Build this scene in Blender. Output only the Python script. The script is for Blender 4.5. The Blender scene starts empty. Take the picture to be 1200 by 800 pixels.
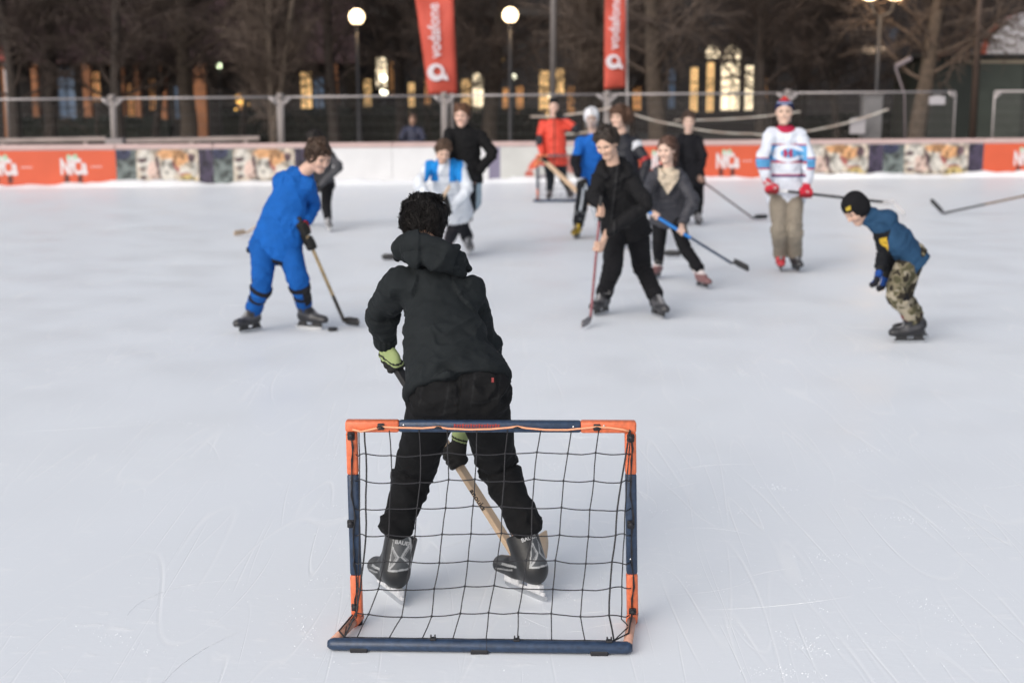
import bpy, bmesh, math, random
import numpy as np
import openvdb
from mathutils import Vector, Matrix

# ------------------------------------------------------------------ camera, sky, sun, exposure
CAM_H = 1.95
PITCH = math.radians(10.37)
FPX = 1667.0                                   # focal length in pixels of a 1200 px wide picture
scene = bpy.context.scene
cam_d = bpy.data.cameras.new('camera')
cam_d.sensor_width = 36.0
cam_d.lens = FPX / 1200 * 36
cam_d.clip_start = 0.05
cam_d.clip_end = 1500
cam_d.dof.use_dof = True
cam_d.dof.focus_distance = 5.35
cam_d.dof.aperture_fstop = 2.25
cam = bpy.data.objects.new('camera', cam_d)
scene.collection.objects.link(cam)
cam.location = (0, 0, CAM_H)
cam.rotation_euler = (math.radians(90) - PITCH, 0, 0)
scene.camera = cam

SUN_EL, SUN_ROT = math.radians(28), math.radians(215)
world = bpy.data.worlds.new('World'); scene.world = world
world.use_nodes = True
wn = world.node_tree
sky = wn.nodes.new('ShaderNodeTexSky')
sky.sky_type = 'NISHITA'; sky.sun_disc = False
sky.sun_elevation = SUN_EL; sky.sun_rotation = SUN_ROT
sky.air_density = 1.0; sky.dust_density = 3.5; sky.ozone_density = 1.3
hsv = wn.nodes.new('ShaderNodeHueSaturation'); hsv.inputs['Saturation'].default_value = 0.42
wn.links.new(sky.outputs[0], hsv.inputs['Color'])
wn.links.new(hsv.outputs[0], wn.nodes['Background'].inputs['Color'])
wn.nodes['Background'].inputs['Strength'].default_value = 0.1
sun_d = bpy.data.lights.new('sun', 'SUN'); sun_d.energy = 0.5; sun_d.angle = math.radians(100)
sun_d.color = (1.0, 0.9, 0.82)
sun = bpy.data.objects.new('sun', sun_d); scene.collection.objects.link(sun)
sv = Vector((math.sin(SUN_ROT) * math.cos(SUN_EL), math.cos(SUN_ROT) * math.cos(SUN_EL), math.sin(SUN_EL)))
sun.rotation_euler = sv.to_track_quat('Z', 'Y').to_euler()
scene.view_settings.view_transform = 'Standard'
scene.view_settings.look = 'None'
scene.view_settings.gamma = 1.0
scene.view_settings.exposure = 0.84
scene.cycles.max_bounces = 6
scene.cycles.use_denoising = True

# ------------------------------------------------------------------ helpers
C = scene.collection
rnd = random.Random(7)
cp, sp = math.cos(PITCH), math.sin(PITCH)

def ray(px, py):
    u = (px - 600) / FPX; v = (400 - py) / FPX
    return np.array([u, cp + v * sp, -sp + v * cp])
def at(px, py, Y):
    """world point seen at that pixel of the photograph at distance Y ahead"""
    r = ray(px, py)
    return r * (Y / r[1]) + np.array([0, 0, CAM_H])
def gp(px, py, z=0.0):
    r = ray(px, py)
    return r * ((z - CAM_H) / r[2]) + np.array([0, 0, CAM_H])

def A(*v): return np.array(v, dtype=float)
def nrm(v):
    v = np.asarray(v, float); return v / (np.linalg.norm(v) + 1e-12)

def tag(o, label=None, cat=None, group=None, kind=None):
    if label: o['label'] = label
    if cat: o['category'] = cat
    if group: o['group'] = group
    if kind: o['kind'] = kind
    return o
def empty(name, loc, label=None, cat=None, group=None, rotz=0.0):
    o = bpy.data.objects.new(name, None); C.objects.link(o)
    o.empty_display_size = 0.1
    o.location = tuple(loc); o.rotation_euler = (0, 0, rotz)
    o['_org'] = 1
    return tag(o, label, cat, group)

def world_loc(o):
    v = Vector((0, 0, 0))
    while o is not None:
        v += o.location; o = o.parent
    return v

def link_mesh(name, verts, faces, mat, parent=None, smooth=True, col=None):
    """verts in world space; parents are unrotated Empties, so the mesh is shifted to its parent's origin"""
    verts = np.asarray(verts, dtype=np.float64).reshape(-1, 3)
    off = np.array(world_loc(parent)) if parent is not None else np.zeros(3)
    me = bpy.data.meshes.new(name)
    if isinstance(faces, np.ndarray) and faces.ndim == 2:
        n = len(faces); k = faces.shape[1]
        me.vertices.add(len(verts)); me.vertices.foreach_set('co', (verts - off).astype(np.float32).ravel())
        me.loops.add(n * k); me.loops.foreach_set('vertex_index', faces.astype(np.int32).ravel())
        me.polygons.add(n); me.polygons.foreach_set('loop_start', np.arange(0, n * k, k, dtype=np.int32))
        me.polygons.foreach_set('loop_total', np.full(n, k, dtype=np.int32))
        me.update(calc_edges=True)
    else:
        me.from_pydata([tuple(v) for v in (verts - off)], [], [tuple(f) for f in faces])
    if smooth:
        me.polygons.foreach_set('use_smooth', np.ones(len(me.polygons), dtype=bool))
    if col is not None:
        a = me.color_attributes.new('Col', 'FLOAT_COLOR', 'POINT')
        c4 = np.ones((len(verts), 4), dtype=np.float32); c4[:, :3] = col
        a.data.foreach_set('color', c4.ravel())
    if mat is not None:
        for m in (mat if isinstance(mat, (list, tuple)) else [mat]): me.materials.append(m)
    o = bpy.data.objects.new(name, me); C.objects.link(o)
    if parent is not None: o.parent = parent
    return o

class MB:
    """collects hard-surface pieces (boxes, bars, tubes) and links them as one mesh"""
    def __init__(s): s.v = []; s.f = []; s.n = 0
    def add(s, v, f):
        v = np.asarray(v, float); s.v.append(v)
        s.f += [tuple(int(i) + s.n for i in q) for q in f]; s.n += len(v)
    def box(s, c, size, R=None, bev=0.0):
        c = np.asarray(c, float); hx, hy, hz = [k / 2 for k in size]
        if bev <= 0:
            v = np.array([[x, y, z] for x in (-hx, hx) for y in (-hy, hy) for z in (-hz, hz)])
            f = [(0, 1, 3, 2), (4, 6, 7, 5), (0, 4, 5, 1), (2, 3, 7, 6), (0, 2, 6, 4), (1, 5, 7, 3)]
        else:
            b = min(bev, hx * .98, hy * .98, hz * .98)
            bm = bmesh.new(); bmesh.ops.create_cube(bm, size=1)
            for q in bm.verts: q.co = Vector((q.co.x * 2 * hx, q.co.y * 2 * hy, q.co.z * 2 * hz))
            bmesh.ops.bevel(bm, geom=bm.edges[:], offset=b, segments=2, affect='EDGES', profile=0.5)
            bm.verts.index_update()
            v = np.array([q.co[:] for q in bm.verts]); f = [tuple(w.index for w in q.verts) for q in bm.faces]
            bm.free()
        if R is not None: v = v @ np.asarray(R).T
        s.add(v + c, f); return s
    def tube(s, pts, r, n=8, cap=True, sq=None):
        pts = [np.asarray(p, float) for p in pts]
        rr = r if hasattr(r, '__len__') else [r] * len(pts)
        up = None; V = []; F = []
        for i, p in enumerate(pts):
            d = nrm(pts[min(i + 1, len(pts) - 1)] - pts[max(i - 1, 0)])
            if up is None:
                up = A(0, 0, 1) if abs(d[2]) < 0.9 else A(0, 1, 0)
            x = nrm(np.cross(up, d)); y = np.cross(d, x); up = y
            for k in range(n):
                a = 2 * math.pi * (k + .5) / n
                V.append(p + rr[i] * (math.cos(a) * x + math.sin(a) * y))
        for i in range(len(pts) - 1):
            for k in range(n):
                k2 = (k + 1) % n
                F.append((i * n + k, i * n + k2, (i + 1) * n + k2, (i + 1) * n + k))
        if cap:
            F.append(tuple(range(n))[::-1]); F.append(tuple((len(pts) - 1) * n + k for k in range(n)))
        s.add(V, F); return s
    def bar(s, a, b, w, h, up=(0, 0, 1), bev=0.0):
        a = np.asarray(a, float); b = np.asarray(b, float); L = np.linalg.norm(b - a); x = (b - a) / L
        y = nrm(np.cross(up, x)); z = np.cross(x, y)
        return s.box((a + b) / 2, (L, w, h), np.array([x, y, z]).T, bev)
    def ribbon(s, pts, offs):
        """strip: every point p gives p-offs and p+offs"""
        V = []; F = []
        for p, o in zip(pts, offs): V += [np.asarray(p) - o, np.asarray(p) + o]
        for i in range(len(pts) - 1): F.append((2 * i, 2 * i + 1, 2 * i + 3, 2 * i + 2))
        s.add(V, F); return s
    def sphere(s, c, r, n=12, m=8, sc=(1, 1, 1), R=None):
        V = []; F = []
        for i in range(m + 1):
            t = math.pi * i / m
            for k in range(n):
                a = 2 * math.pi * k / n
                V.append([math.sin(t) * math.cos(a), math.sin(t) * math.sin(a), math.cos(t)])
        for i in range(m):
            for k in range(n):
                k2 = (k + 1) % n
                F.append((i * n + k, (i + 1) * n + k, (i + 1) * n + k2, i * n + k2))
        V = np.array(V) * np.array(sc) * r
        if R is not None: V = V @ np.asarray(R).T
        s.add(V + np.asarray(c, float), F); return s
    def build(s, name, mat, parent=None, smooth=False):
        o = link_mesh(name, np.concatenate(s.v), s.f, mat, parent, smooth)
        return o

def text_mesh(txt, size, extrude=0.001, bold=0.0):
    cu = bpy.data.curves.new('lettering', 'FONT'); cu.body = txt; cu.size = size; cu.extrude = extrude
    cu.align_x = 'CENTER'; cu.align_y = 'CENTER'; cu.offset = bold; cu.resolution_u = 3
    o = bpy.data.objects.new('lettering', cu); C.objects.link(o)
    dg = bpy.context.evaluated_depsgraph_get(); dg.update()
    me = bpy.data.meshes.new_from_object(o.evaluated_get(dg))
    v = np.array([q.co[:] for q in me.vertices]); f = [tuple(p.vertices) for p in me.polygons]
    bpy.data.objects.remove(o); bpy.data.curves.remove(cu); bpy.data.meshes.remove(me)
    return v, f

# ------------------------------------------------------------------ materials
def srgb(r, g, b):
    def f(c):
        c /= 255.0
        return c / 12.92 if c <= 0.04045 else ((c + 0.055) / 1.055) ** 2.4
    return (f(r), f(g), f(b))
MATS = {}
def mat(name, color=(.5, .5, .5), rough=.6, metal=0.0, attr=False, noise=0.0, nscale=20.0, bump=0.0, bscale=200.0, bdist=.002,
        emit=0.0, spec=0.5, sheen=0.0, coat=0.0):
    if name in MATS: return MATS[name]
    m = bpy.data.materials.new(name); m.use_nodes = True; nt = m.node_tree; N = nt.nodes; L = nt.links
    b = N['Principled BSDF']
    b.inputs['Base Color'].default_value = (*color, 1); b.inputs['Roughness'].default_value = rough
    b.inputs['Metallic'].default_value = metal; b.inputs['Specular IOR Level'].default_value = spec
    if sheen: b.inputs['Sheen Weight'].default_value = sheen; b.inputs['Sheen Roughness'].default_value = .5
    if coat: b.inputs['Coat Weight'].default_value = coat
    tc = N.new('ShaderNodeTexCoord')
    src = None
    if attr:
        a = N.new('ShaderNodeAttribute'); a.attribute_name = 'Col'; src = a.outputs['Color']
        L.new(src, b.inputs['Base Color'])
    if noise:
        n = N.new('ShaderNodeTexNoise'); n.inputs['Scale'].default_value = nscale; n.inputs['Detail'].default_value = 5
        L.new(tc.outputs['Object'], n.inputs['Vector'])
        mr = N.new('ShaderNodeMapRange'); mr.inputs['From Min'].default_value = .3; mr.inputs['From Max'].default_value = .7
        mr.inputs['To Min'].default_value = 1 - noise; mr.inputs['To Max'].default_value = 1 + noise
        L.new(n.outputs[0], mr.inputs['Value'])
        mx = N.new('ShaderNodeVectorMath'); mx.operation = 'SCALE'
        if src: L.new(src, mx.inputs[0])
        else: mx.inputs[0].default_value = color
        L.new(mr.outputs[0], mx.inputs['Scale']); L.new(mx.outputs[0], b.inputs['Base Color'])
    if bump:
        n = N.new('ShaderNodeTexNoise'); n.inputs['Scale'].default_value = bscale; n.inputs['Detail'].default_value = 4
        L.new(tc.outputs['Object'], n.inputs['Vector'])
        bp = N.new('ShaderNodeBump'); bp.inputs['Strength'].default_value = bump; bp.inputs['Distance'].default_value = bdist
        L.new(n.outputs[0], bp.inputs['Height']); L.new(bp.outputs[0], b.inputs['Normal'])
    if emit:
        b.inputs['Emission Color'].default_value = (*color, 1); b.inputs['Emission Strength'].default_value = emit
        if attr: L.new(src, b.inputs['Emission Color'])
    MATS[name] = m
    return m

# ------------------------------------------------------------------ noise on numpy arrays
_rg = np.random.RandomState(3); _LAT = _rg.rand(32, 32, 32).astype(np.float32)
def vnoise(p):
    p = np.asarray(p); i = np.floor(p).astype(int); f = (p - i); f = f * f * (3 - 2 * f)
    i0 = i & 31; i1 = (i + 1) & 31
    x0, y0, z0 = i0[..., 0], i0[..., 1], i0[..., 2]; x1, y1, z1 = i1[..., 0], i1[..., 1], i1[..., 2]
    fx, fy, fz = f[..., 0], f[..., 1], f[..., 2]
    L = _LAT
    a = L[x0, y0, z0] * (1 - fx) + L[x1, y0, z0] * fx; b = L[x0, y1, z0] * (1 - fx) + L[x1, y1, z0] * fx
    c = L[x0, y0, z1] * (1 - fx) + L[x1, y0, z1] * fx; d = L[x0, y1, z1] * (1 - fx) + L[x1, y1, z1] * fx
    return (a * (1 - fy) + b * fy) * (1 - fz) + (c * (1 - fy) + d * fy) * fz
def fbm(p, o=3):
    s = 0; a = 1; t = 0
    for k in range(o):
        s = s + a * vnoise(np.asarray(p) * 2 ** k + 17.3 * k); t += a; a *= .5
    return s / t

# ------------------------------------------------------------------ smooth bodies: distance field -> surface
class SDF:
    def __init__(s): s.p = []
    def rc(s, a, b, ra, rb=None, k=.02, ax=None, f=1.0, sub=False):
        s.p.append(('rc', np.asarray(a, float), np.asarray(b, float), ra, ra if rb is None else rb, k, None if ax is None else nrm(ax), f, sub)); return s
    def chain(s, pts, rr, k=.02, ax=None, f=1.0, smooth=True):
        pts = [np.asarray(p, float) for p in pts]
        if smooth and len(pts) > 2:
            P = [2 * pts[0] - pts[1]] + pts + [2 * pts[-1] - pts[-2]]; out = []; ro = []
            for i in range(len(pts) - 1):
                p0, p1, p2, p3 = P[i:i + 4]
                for q in range(3):
                    t = q / 3
                    out.append(.5 * ((2 * p1) + (-p0 + p2) * t + (2 * p0 - 5 * p1 + 4 * p2 - p3) * t * t + (-p0 + 3 * p1 - 3 * p2 + p3) * t ** 3))
                    ro.append(rr[i] * (1 - t) + rr[i + 1] * t)
            out.append(pts[-1]); ro.append(rr[-1]); pts, rr = out, ro
        for i in range(len(pts) - 1): s.rc(pts[i], pts[i + 1], rr[i], rr[i + 1], k, ax, f)
        return s
    def ell(s, c, rad, R=None, k=.02, sub=False):
        s.p.append(('ell', np.asarray(c, float), np.asarray(rad, float), np.eye(3) if R is None else np.asarray(R), k, sub)); return s
    def cut(s, pt, n, k=.004, reach=None):
        """remove what lies on the side n points to (within reach of pt)"""
        s.p.append(('cut', np.asarray(pt, float), nrm(n), k, reach)); return s
    def mesh(s, v):
        lo = np.full(3, 1e9); hi = -lo
        for q in s.p:
            if q[0] == 'rc' and not q[8]:
                r = max(q[3], q[4]); lo = np.minimum(lo, np.minimum(q[1], q[2]) - r); hi = np.maximum(hi, np.maximum(q[1], q[2]) + r)
            elif q[0] == 'ell' and not q[5]:
                r = q[2].max(); lo = np.minimum(lo, q[1] - r); hi = np.maximum(hi, q[1] + r)
        lo -= .02 + 3 * v; hi += .02 + 3 * v
        n = np.ceil((hi - lo) / v).astype(int) + 1
        F = np.full(n, .15, dtype=np.float32)
        ax = [(lo[i] + v * np.arange(n[i])).astype(np.float32) for i in range(3)]
        def sub(l, h):
            i0 = np.clip(np.floor((l - lo) / v).astype(int), 0, n); i1 = np.clip(np.ceil((h - lo) / v).astype(int) + 1, 0, n)
            sl = tuple(slice(i0[i], i1[i]) for i in range(3))
            return sl, (ax[0][sl[0]][:, None, None], ax[1][sl[1]][None, :, None], ax[2][sl[2]][None, None, :])
        def comb(sl, d, k, isub):
            g = F[sl]
            if isub:
                h = np.maximum(k - np.abs(g + d), 0) / k; F[sl] = np.maximum(g, -d) + h * h * k / 4
            else:
                h = np.maximum(k - np.abs(g - d), 0) / k; F[sl] = np.minimum(g, d) - h * h * k / 4
        for q in s.p:
            if q[0] == 'rc':
                _, a, b, ra, rb, k, axx, f, isub = q
                r = max(ra, rb) + k + 4 * v
                sl, (X, Y, Z) = sub(np.minimum(a, b) - r, np.maximum(a, b) + r)
                ab = b - a; L2 = float(ab @ ab) + 1e-12
                t = np.clip(((X - a[0]) * ab[0] + (Y - a[1]) * ab[1] + (Z - a[2]) * ab[2]) / L2, 0, 1)
                wx = X - a[0] - t * ab[0]; wy = Y - a[1] - t * ab[1]; wz = Z - a[2] - t * ab[2]
                rr = ra + (rb - ra) * t
                if axx is not None and f != 1.0:
                    e = (wx * axx[0] + wy * axx[1] + wz * axx[2]) * (1 / f - 1)
                    l = np.sqrt((wx + e * axx[0]) ** 2 + (wy + e * axx[1]) ** 2 + (wz + e * axx[2]) ** 2)
                    l0 = np.sqrt(wx * wx + wy * wy + wz * wz) + 1e-6
                    d = (l - rr) * np.clip(l0 / (l + 1e-6), min(f, 1), max(f, 1))
                else: d = np.sqrt(wx * wx + wy * wy + wz * wz) - rr
                comb(sl, d, k, isub)
            elif q[0] == 'ell':
                _, c, rad, R, k, isub = q
                r = rad.max() + k + 4 * v
                sl, (X, Y, Z) = sub(c - r, c + r)
                x, y, z = X - c[0], Y - c[1], Z - c[2]
                U = [(x * R[0, i] + y * R[1, i] + z * R[2, i]) for i in range(3)]
                k0 = np.sqrt(sum((U[i] / rad[i]) ** 2 for i in range(3)))
                k1 = np.sqrt(sum((U[i] / rad[i] ** 2) ** 2 for i in range(3))) + 1e-9
                comb(sl, k0 * (k0 - 1) / k1, k, isub)
            else:
                _, pt, nn, k, reach = q
                if reach is None: sl, (X, Y, Z) = sub(lo, hi)
                else: sl, (X, Y, Z) = sub(pt - reach, pt + reach)
                d = (X - pt[0]) * nn[0] + (Y - pt[1]) * nn[1] + (Z - pt[2]) * nn[2]
                if reach is not None:
                    rad = np.sqrt((X - pt[0]) ** 2 + (Y - pt[1]) ** 2 + (Z - pt[2]) ** 2)
                    d = np.minimum(d, reach * .95 - rad)
                g = F[sl]; h = np.maximum(k - np.abs(g - d), 0) / k; F[sl] = np.maximum(g, d) + h * h * k / 4
        F[0] = F[-1] = .1; F[:, 0] = F[:, -1] = .1; F[:, :, 0] = F[:, :, -1] = .1
        g = openvdb.FloatGrid(.15); g.copyFromArray(F)
        P, Q = g.convertToQuads(0.0)
        P = np.asarray(P, float) * v + lo; Q = np.asarray(Q, int)
        a, b, c, d = P[Q[:, 0]], P[Q[:, 1]], P[Q[:, 2]], P[Q[:, 3]]
        ctr = P.mean(0)
        vol = np.einsum('ij,ij->i', a - ctr, np.cross(b - ctr, c - ctr)).sum() + np.einsum('ij,ij->i', a - ctr, np.cross(c - ctr, d - ctr)).sum()
        if vol < 0: Q = Q[:, ::-1]
        return P, Q

def vnormals(P, Q):
    fn = np.cross(P[Q[:, 2]] - P[Q[:, 0]], P[Q[:, 3]] - P[Q[:, 1]])
    N = np.zeros_like(P)
    for k in range(4): np.add.at(N, Q[:, k], fn)
    return N / (np.linalg.norm(N, axis=1, keepdims=True) + 1e-12)

def wrinkle(P, Q, segs, amp, seed=0, hi=26, lowf=7, joint=.10):
    """cloth folds: ridges across each limb, stronger next to the joints. segs: (a, b, weight)"""
    N = vnormals(P, Q); best = np.full(len(P), 1e9); D = np.zeros_like(P); W = np.zeros(len(P)); 
    for a, b, w in segs:
        a = np.asarray(a); b = np.asarray(b); ab = b - a; L = np.linalg.norm(ab) + 1e-9
        t = np.clip((P - a) @ ab / L ** 2, 0, 1); d = np.linalg.norm(P - a - t[:, None] * ab, axis=1)
        m = d < best; best[m] = d[m]; D[m] = ab / L
        e = np.minimum(t, 1 - t) * L
        W[m] = (w * (.35 + 1.0 * np.exp(-(e / joint) ** 2)))[m]
    al = np.einsum('ij,ij->i', P, D)
    q = P * lowf + D * (al * (hi - lowf))[:, None] + seed * 5.7
    q = q + 1.3 * (fbm(P * 9 + seed) - .5)[:, None]
    n = fbm(q, 2); r = 1 - np.abs(2 * n - 1) * 1.6
    n2 = fbm(P * 14 + seed, 3) - .5
    return P + N * ((amp * W * (r - .45)) + amp * .8 * n2)[:, None]
# ------------------------------------------------------------------ the rink and what stands round it
BA, BB = gp(0, 220), gp(1200, 206.5)                     # foot of the boards, left and right edge of the photo
BD = nrm(BB - BA); BN = A(-BD[1], BD[0], 0)             # BN points away from the camera
def on_board(px, off=0.0, z=0.0):
    """foot of the boards at pixel column px"""
    r = ray(px, 210); k = r[0] / r[1]
    t = (k * BA[1] - BA[0]) / (BD[0] - k * BD[1])
    return BA + BD * t + BN * off + A(0, 0, z)

def ice_material():
    m = bpy.data.materials.new('rink_ice'); m.use_nodes = True; nt = m.node_tree; N, L = nt.nodes, nt.links; b = N['Principled BSDF']
    tc = N.new('ShaderNodeTexCoord')
    def noise(sc, det, scale=(1, 1, 1), rot=0, dist=0):
        mp = N.new('ShaderNodeMapping'); mp.inputs['Scale'].default_value = scale; mp.inputs['Rotation'].default_value = (0, 0, rot)
        L.new(tc.outputs['Object'], mp.inputs['Vector']); n = N.new('ShaderNodeTexNoise')
        n.inputs['Scale'].default_value = sc; n.inputs['Detail'].default_value = det; n.inputs['Distortion'].default_value = dist
        L.new(mp.outputs[0], n.inputs['Vector']); return n.outputs[0]
    def rng(src, a, bb, c, d):
        r = N.new('ShaderNodeMapRange'); r.inputs['From Min'].default_value = a; r.inputs['From Max'].default_value = bb
        r.inputs['To Min'].default_value = c; r.inputs['To Max'].default_value = d; L.new(src, r.inputs['Value']); return r.outputs[0]
    def op(o, x, y):
        k = N.new('ShaderNodeMath'); k.operation = o
        for i, s in enumerate((x, y)):
            if isinstance(s, (int, float)): k.inputs[i].default_value = s
            else: L.new(s, k.inputs[i])
        return k.outputs[0]
    big = rng(noise(.35, 5), .3, .7, 0, 1)
    # skate cuts: thin ridges of stretched noise in several directions
    cuts = None
    for sc, rot, st, th in ((2.2, .35, (1, .10, 1), .006), (1.7, -.9, (1, .12, 1), .005), (2.6, 1.25, (1, .08, 1), .006), (3.4, .95, (1, .08, 1), .006), (2.8, 1.75, (1, .07, 1), .007), (1.3, 2.3, (1, .14, 1), .004)):
        n = noise(sc, 1, st, rot, .3); a = op('ABSOLUTE', op('SUBTRACT', n, .5), 0); r = rng(a, 0, th, 1, 0)
        msk = rng(noise(.9, 2, (1, 1, 1), rot * 3 + 1), .45, .62, 0, 1); r = op('MULTIPLY', r, msk)
        cuts = r if cuts is None else op('MAXIMUM', cuts, r)
    dust = rng(noise(16, 8, (.5, 1, 1), .2), .58, .78, 0, 1)
    dustm = rng(noise(.8, 3, (1, 1, 1), 2.2), .42, .68, 0, 1); dust = op('MULTIPLY', dust, dustm)
    mix = N.new('ShaderNodeMix'); mix.data_type = 'RGBA'; mix.inputs['A'].default_value = (.775, .812, .862, 1); mix.inputs['B'].default_value = (.80, .835, .875, 1)
    L.new(big, mix.inputs['Factor'])
    mix2 = N.new('ShaderNodeMix'); mix2.data_type = 'RGBA'; mix2.inputs['B'].default_value = (.93, .94, .95, 1); L.new(mix.outputs['Result'], mix2.inputs['A'])
    L.new(op('MINIMUM', op('ADD', op('MULTIPLY', cuts, .28), op('MULTIPLY', dust, .6)), 1), mix2.inputs['Factor'])
    L.new(mix2.outputs['Result'], b.inputs['Base Color'])
    ro = rng(noise(1.6, 4, (1, 1, 1), .7), .35, .65, .30, .48)
    L.new(op('ADD', ro, op('MULTIPLY', dust, .35)), b.inputs['Roughness'])
    b.inputs['Specular IOR Level'].default_value = .07
    h = op('ADD', op('MULTIPLY', noise(45, 4, (.5, 1, 1)), .35), op('SUBTRACT', op('MULTIPLY', dust, .8), op('MULTIPLY', cuts, .6)))
    bp = N.new('ShaderNodeBump'); bp.inputs['Strength'].default_value = .35; bp.inputs['Distance'].default_value = .004
    L.new(h, bp.inputs['Height']); L.new(bp.outputs[0], b.inputs['Normal'])
    return m

def build_ground():
    a, b = BA - BD * 16, BB + BD * 16
    v = [a + A(0, 0, 0), b, A(b[0], -14, 0), A(a[0], -14, 0)]
    o = link_mesh('rink_ice', v, [(3, 2, 1, 0)], ice_material(), smooth=False); tag(o, 'pale skated ice of the outdoor rink', None, None, 'structure')
    m = mat('park_ground', (.018, .019, .018), .9, noise=.4, nscale=.8, bump=.5, bscale=8, bdist=.03)
    o = link_mesh('park_ground', [(-300, -300, -.03), (300, -300, -.03), (300, 400, -.03), (-300, 400, -.03)], [(0, 1, 2, 3)], m, smooth=False)
    tag(o, 'dark park ground beyond the rink', None, None, 'structure')
    # scraped snow piled against the boards
    rs = np.random.RandomState(4); L = np.linalg.norm(b - a); n = 420; V = []; F = []
    for i in range(n):
        t = L * i / (n - 1); p = a + BD * t
        h = .025 + .11 * max(0, vnoise(A(t * 1.1, 3, 0)[None])[0] - .35) + .05 * vnoise(A(t * 6, 7, 1)[None])[0]
        w = .10 + .25 * vnoise(A(t * .9, 9, 4)[None])[0] + .05 * rs.rand()
        V += [p - BN * w + A(0, 0, -.01), p - BN * w * .55 + A(0, 0, h * .5), p - BN * .03 + A(0, 0, h), p + BN * .0 + A(0, 0, h * .9)]
    for i in range(n - 1):
        for k in range(3): F.append((4 * i + k, 4 * i + 4 + k, 4 * i + 5 + k, 4 * i + 1 + k))
    o = link_mesh('snow_bank', V, F, mat('snow', (.84, .86, .89), .8, noise=.05, bump=.6, bscale=30, bdist=.02))
    tag(o, 'scraped snow heaped along the foot of the boards', None, None, 'stuff')

# ---- pictures printed on the boards: colour as a function of place on the sheet
ORANGE = A(*srgb(224, 100, 66)) * .80
def blob(u, v, cx, cy, rx, ry, rot=0.0, soft=.22):
    c, s = math.cos(rot), math.sin(rot); x = (u - cx) * c + (v - cy) * s; y = -(u - cx) * s + (v - cy) * c
    return np.clip((1 - np.sqrt((x / rx) ** 2 + (y / ry) ** 2)) / soft, 0, 1)[..., None]
def mixc(c, m, k): return c * (1 - m) + np.array(k) * m
def ad_orange(logos):
    def f(u, v):                                     # u, v in metres
        c = np.tile(ORANGE, u.shape + (1,)) * (1 + .10 * (fbm(np.stack([u * 2, v * 2, u * 0], -1), 3) - .5))[..., None]
        W = A(.70, .66, .66); Gn = A(.32, .55, .36); Br = A(.10, .025, .02)
        for x in logos:
            c = mixc(c, blob(u, v, x - .13, .12, .055, .10), Br); c = mixc(c, blob(u, v, x + .11, .12, .055, .10), Br)
            c = mixc(c, blob(u, v, x - .015, .26, .012, .12), Br * 2)
            c = mixc(c, blob(u, v, x - .08, .51, .045, .07), Gn); c = mixc(c, blob(u, v, x + .04, .51, .045, .08), Gn); c = mixc(c, blob(u, v, x - .02, .50, .03, .05), W)
            for k in range(6): c = mixc(c, blob(u, v, x + .32 + .035 * k, .34, .013, .016, 0, .5), W)
        return c
    return f
def ad_photo(unit):
    def f(u, v):
        wp = np.stack([u * 7, v * 7, u * 0 + 5], -1); w = np.clip(u / unit + .05 * (fbm(wp, 3) - .5), 0, 1); q = v / .62 + .16 * (fbm(wp + 9, 3) - .5); w0 = u / unit
        c = np.zeros(u.shape + (3,)) + A(.58, .48, .36)
        n = fbm(np.stack([u * 9, v * 9, u * 0 + 2], -1), 4)[..., None]
        c = c * (.75 + .5 * n)
        dk = A(.10, .05, .06); pk = A(.62, .42, .34); og = A(.72, .33, .09); ye = A(.50, .36, .09); wh = A(.58, .54, .47); rd = A(.42, .09, .07)
        c = mixc(c, blob(w, q, .30, .62, .09, .50), wh); c = mixc(c, blob(w, q, .26, .74, .05, .07), dk); c = mixc(c, blob(w, q, .26, .42, .05, .05), pk * .6)
        c = mixc(c, blob(w, q, .27, .20, .04, .07), dk); c = mixc(c, blob(w, q, .38, .40, .07, .34), pk); c = mixc(c, blob(w, q, .435, .50, .018, .5, .08), dk)
        c = mixc(c, blob(w, q, .53, .45, .09, .36), wh); c = mixc(c, blob(w, q, .56, .90, .17, .17, -.5), og); c = mixc(c, blob(w, q, .66, .74, .10, .22, -.3), og)
        c = mixc(c, blob(w, q, .62, .47, .035, .22, .3), rd); c = mixc(c, blob(w, q, .70, .40, .08, .11), wh); c = mixc(c, blob(w, q, .70, .30, .07, .05), rd)
        c = mixc(c, blob(w, q, .73, .10, .11, .22), ye); c = mixc(c, blob(w, q, .77, .82, .05, .16), dk * 1.5); c = mixc(c, blob(w, q, .80, .45, .04, .3), wh * .8)
        c = np.where((w0 > .845)[..., None], A(.05, .035, .075) * (.6 + n * .9), c)
        teal = A(.16, .20, .19) * (.5 + n) * (.6 + .5 * (1 - q))[..., None]
        c = np.where((w0 < .205)[..., None], teal, c)
        c = mixc(c, blob(w, q, .05, .95, .12, .25), A(.03, .035, .09))
        dn = fbm(np.stack([u * 13, v * 13, u * 0 + 21], -1), 4)[..., None]; c = c * np.clip(1.25 - 1.6 * np.clip(dn - .45, 0, 1) * 2.2, .35, 1.2)
        g = c.mean(-1, keepdims=True); c = (g * .25 + c * .75) * .9 * (.72 + .56 * fbm(np.stack([u * 22, v * 22, u * 0 + 8], -1), 3)[..., None])
        return c
    return f
def ad_white(u, v): return (np.zeros(u.shape + (3,)) + A(.66, .66, .67)) * (1 + .06 * (fbm(np.stack([u * 1.5, v * 3, u * 0], -1), 4) - .5))[..., None]
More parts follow.
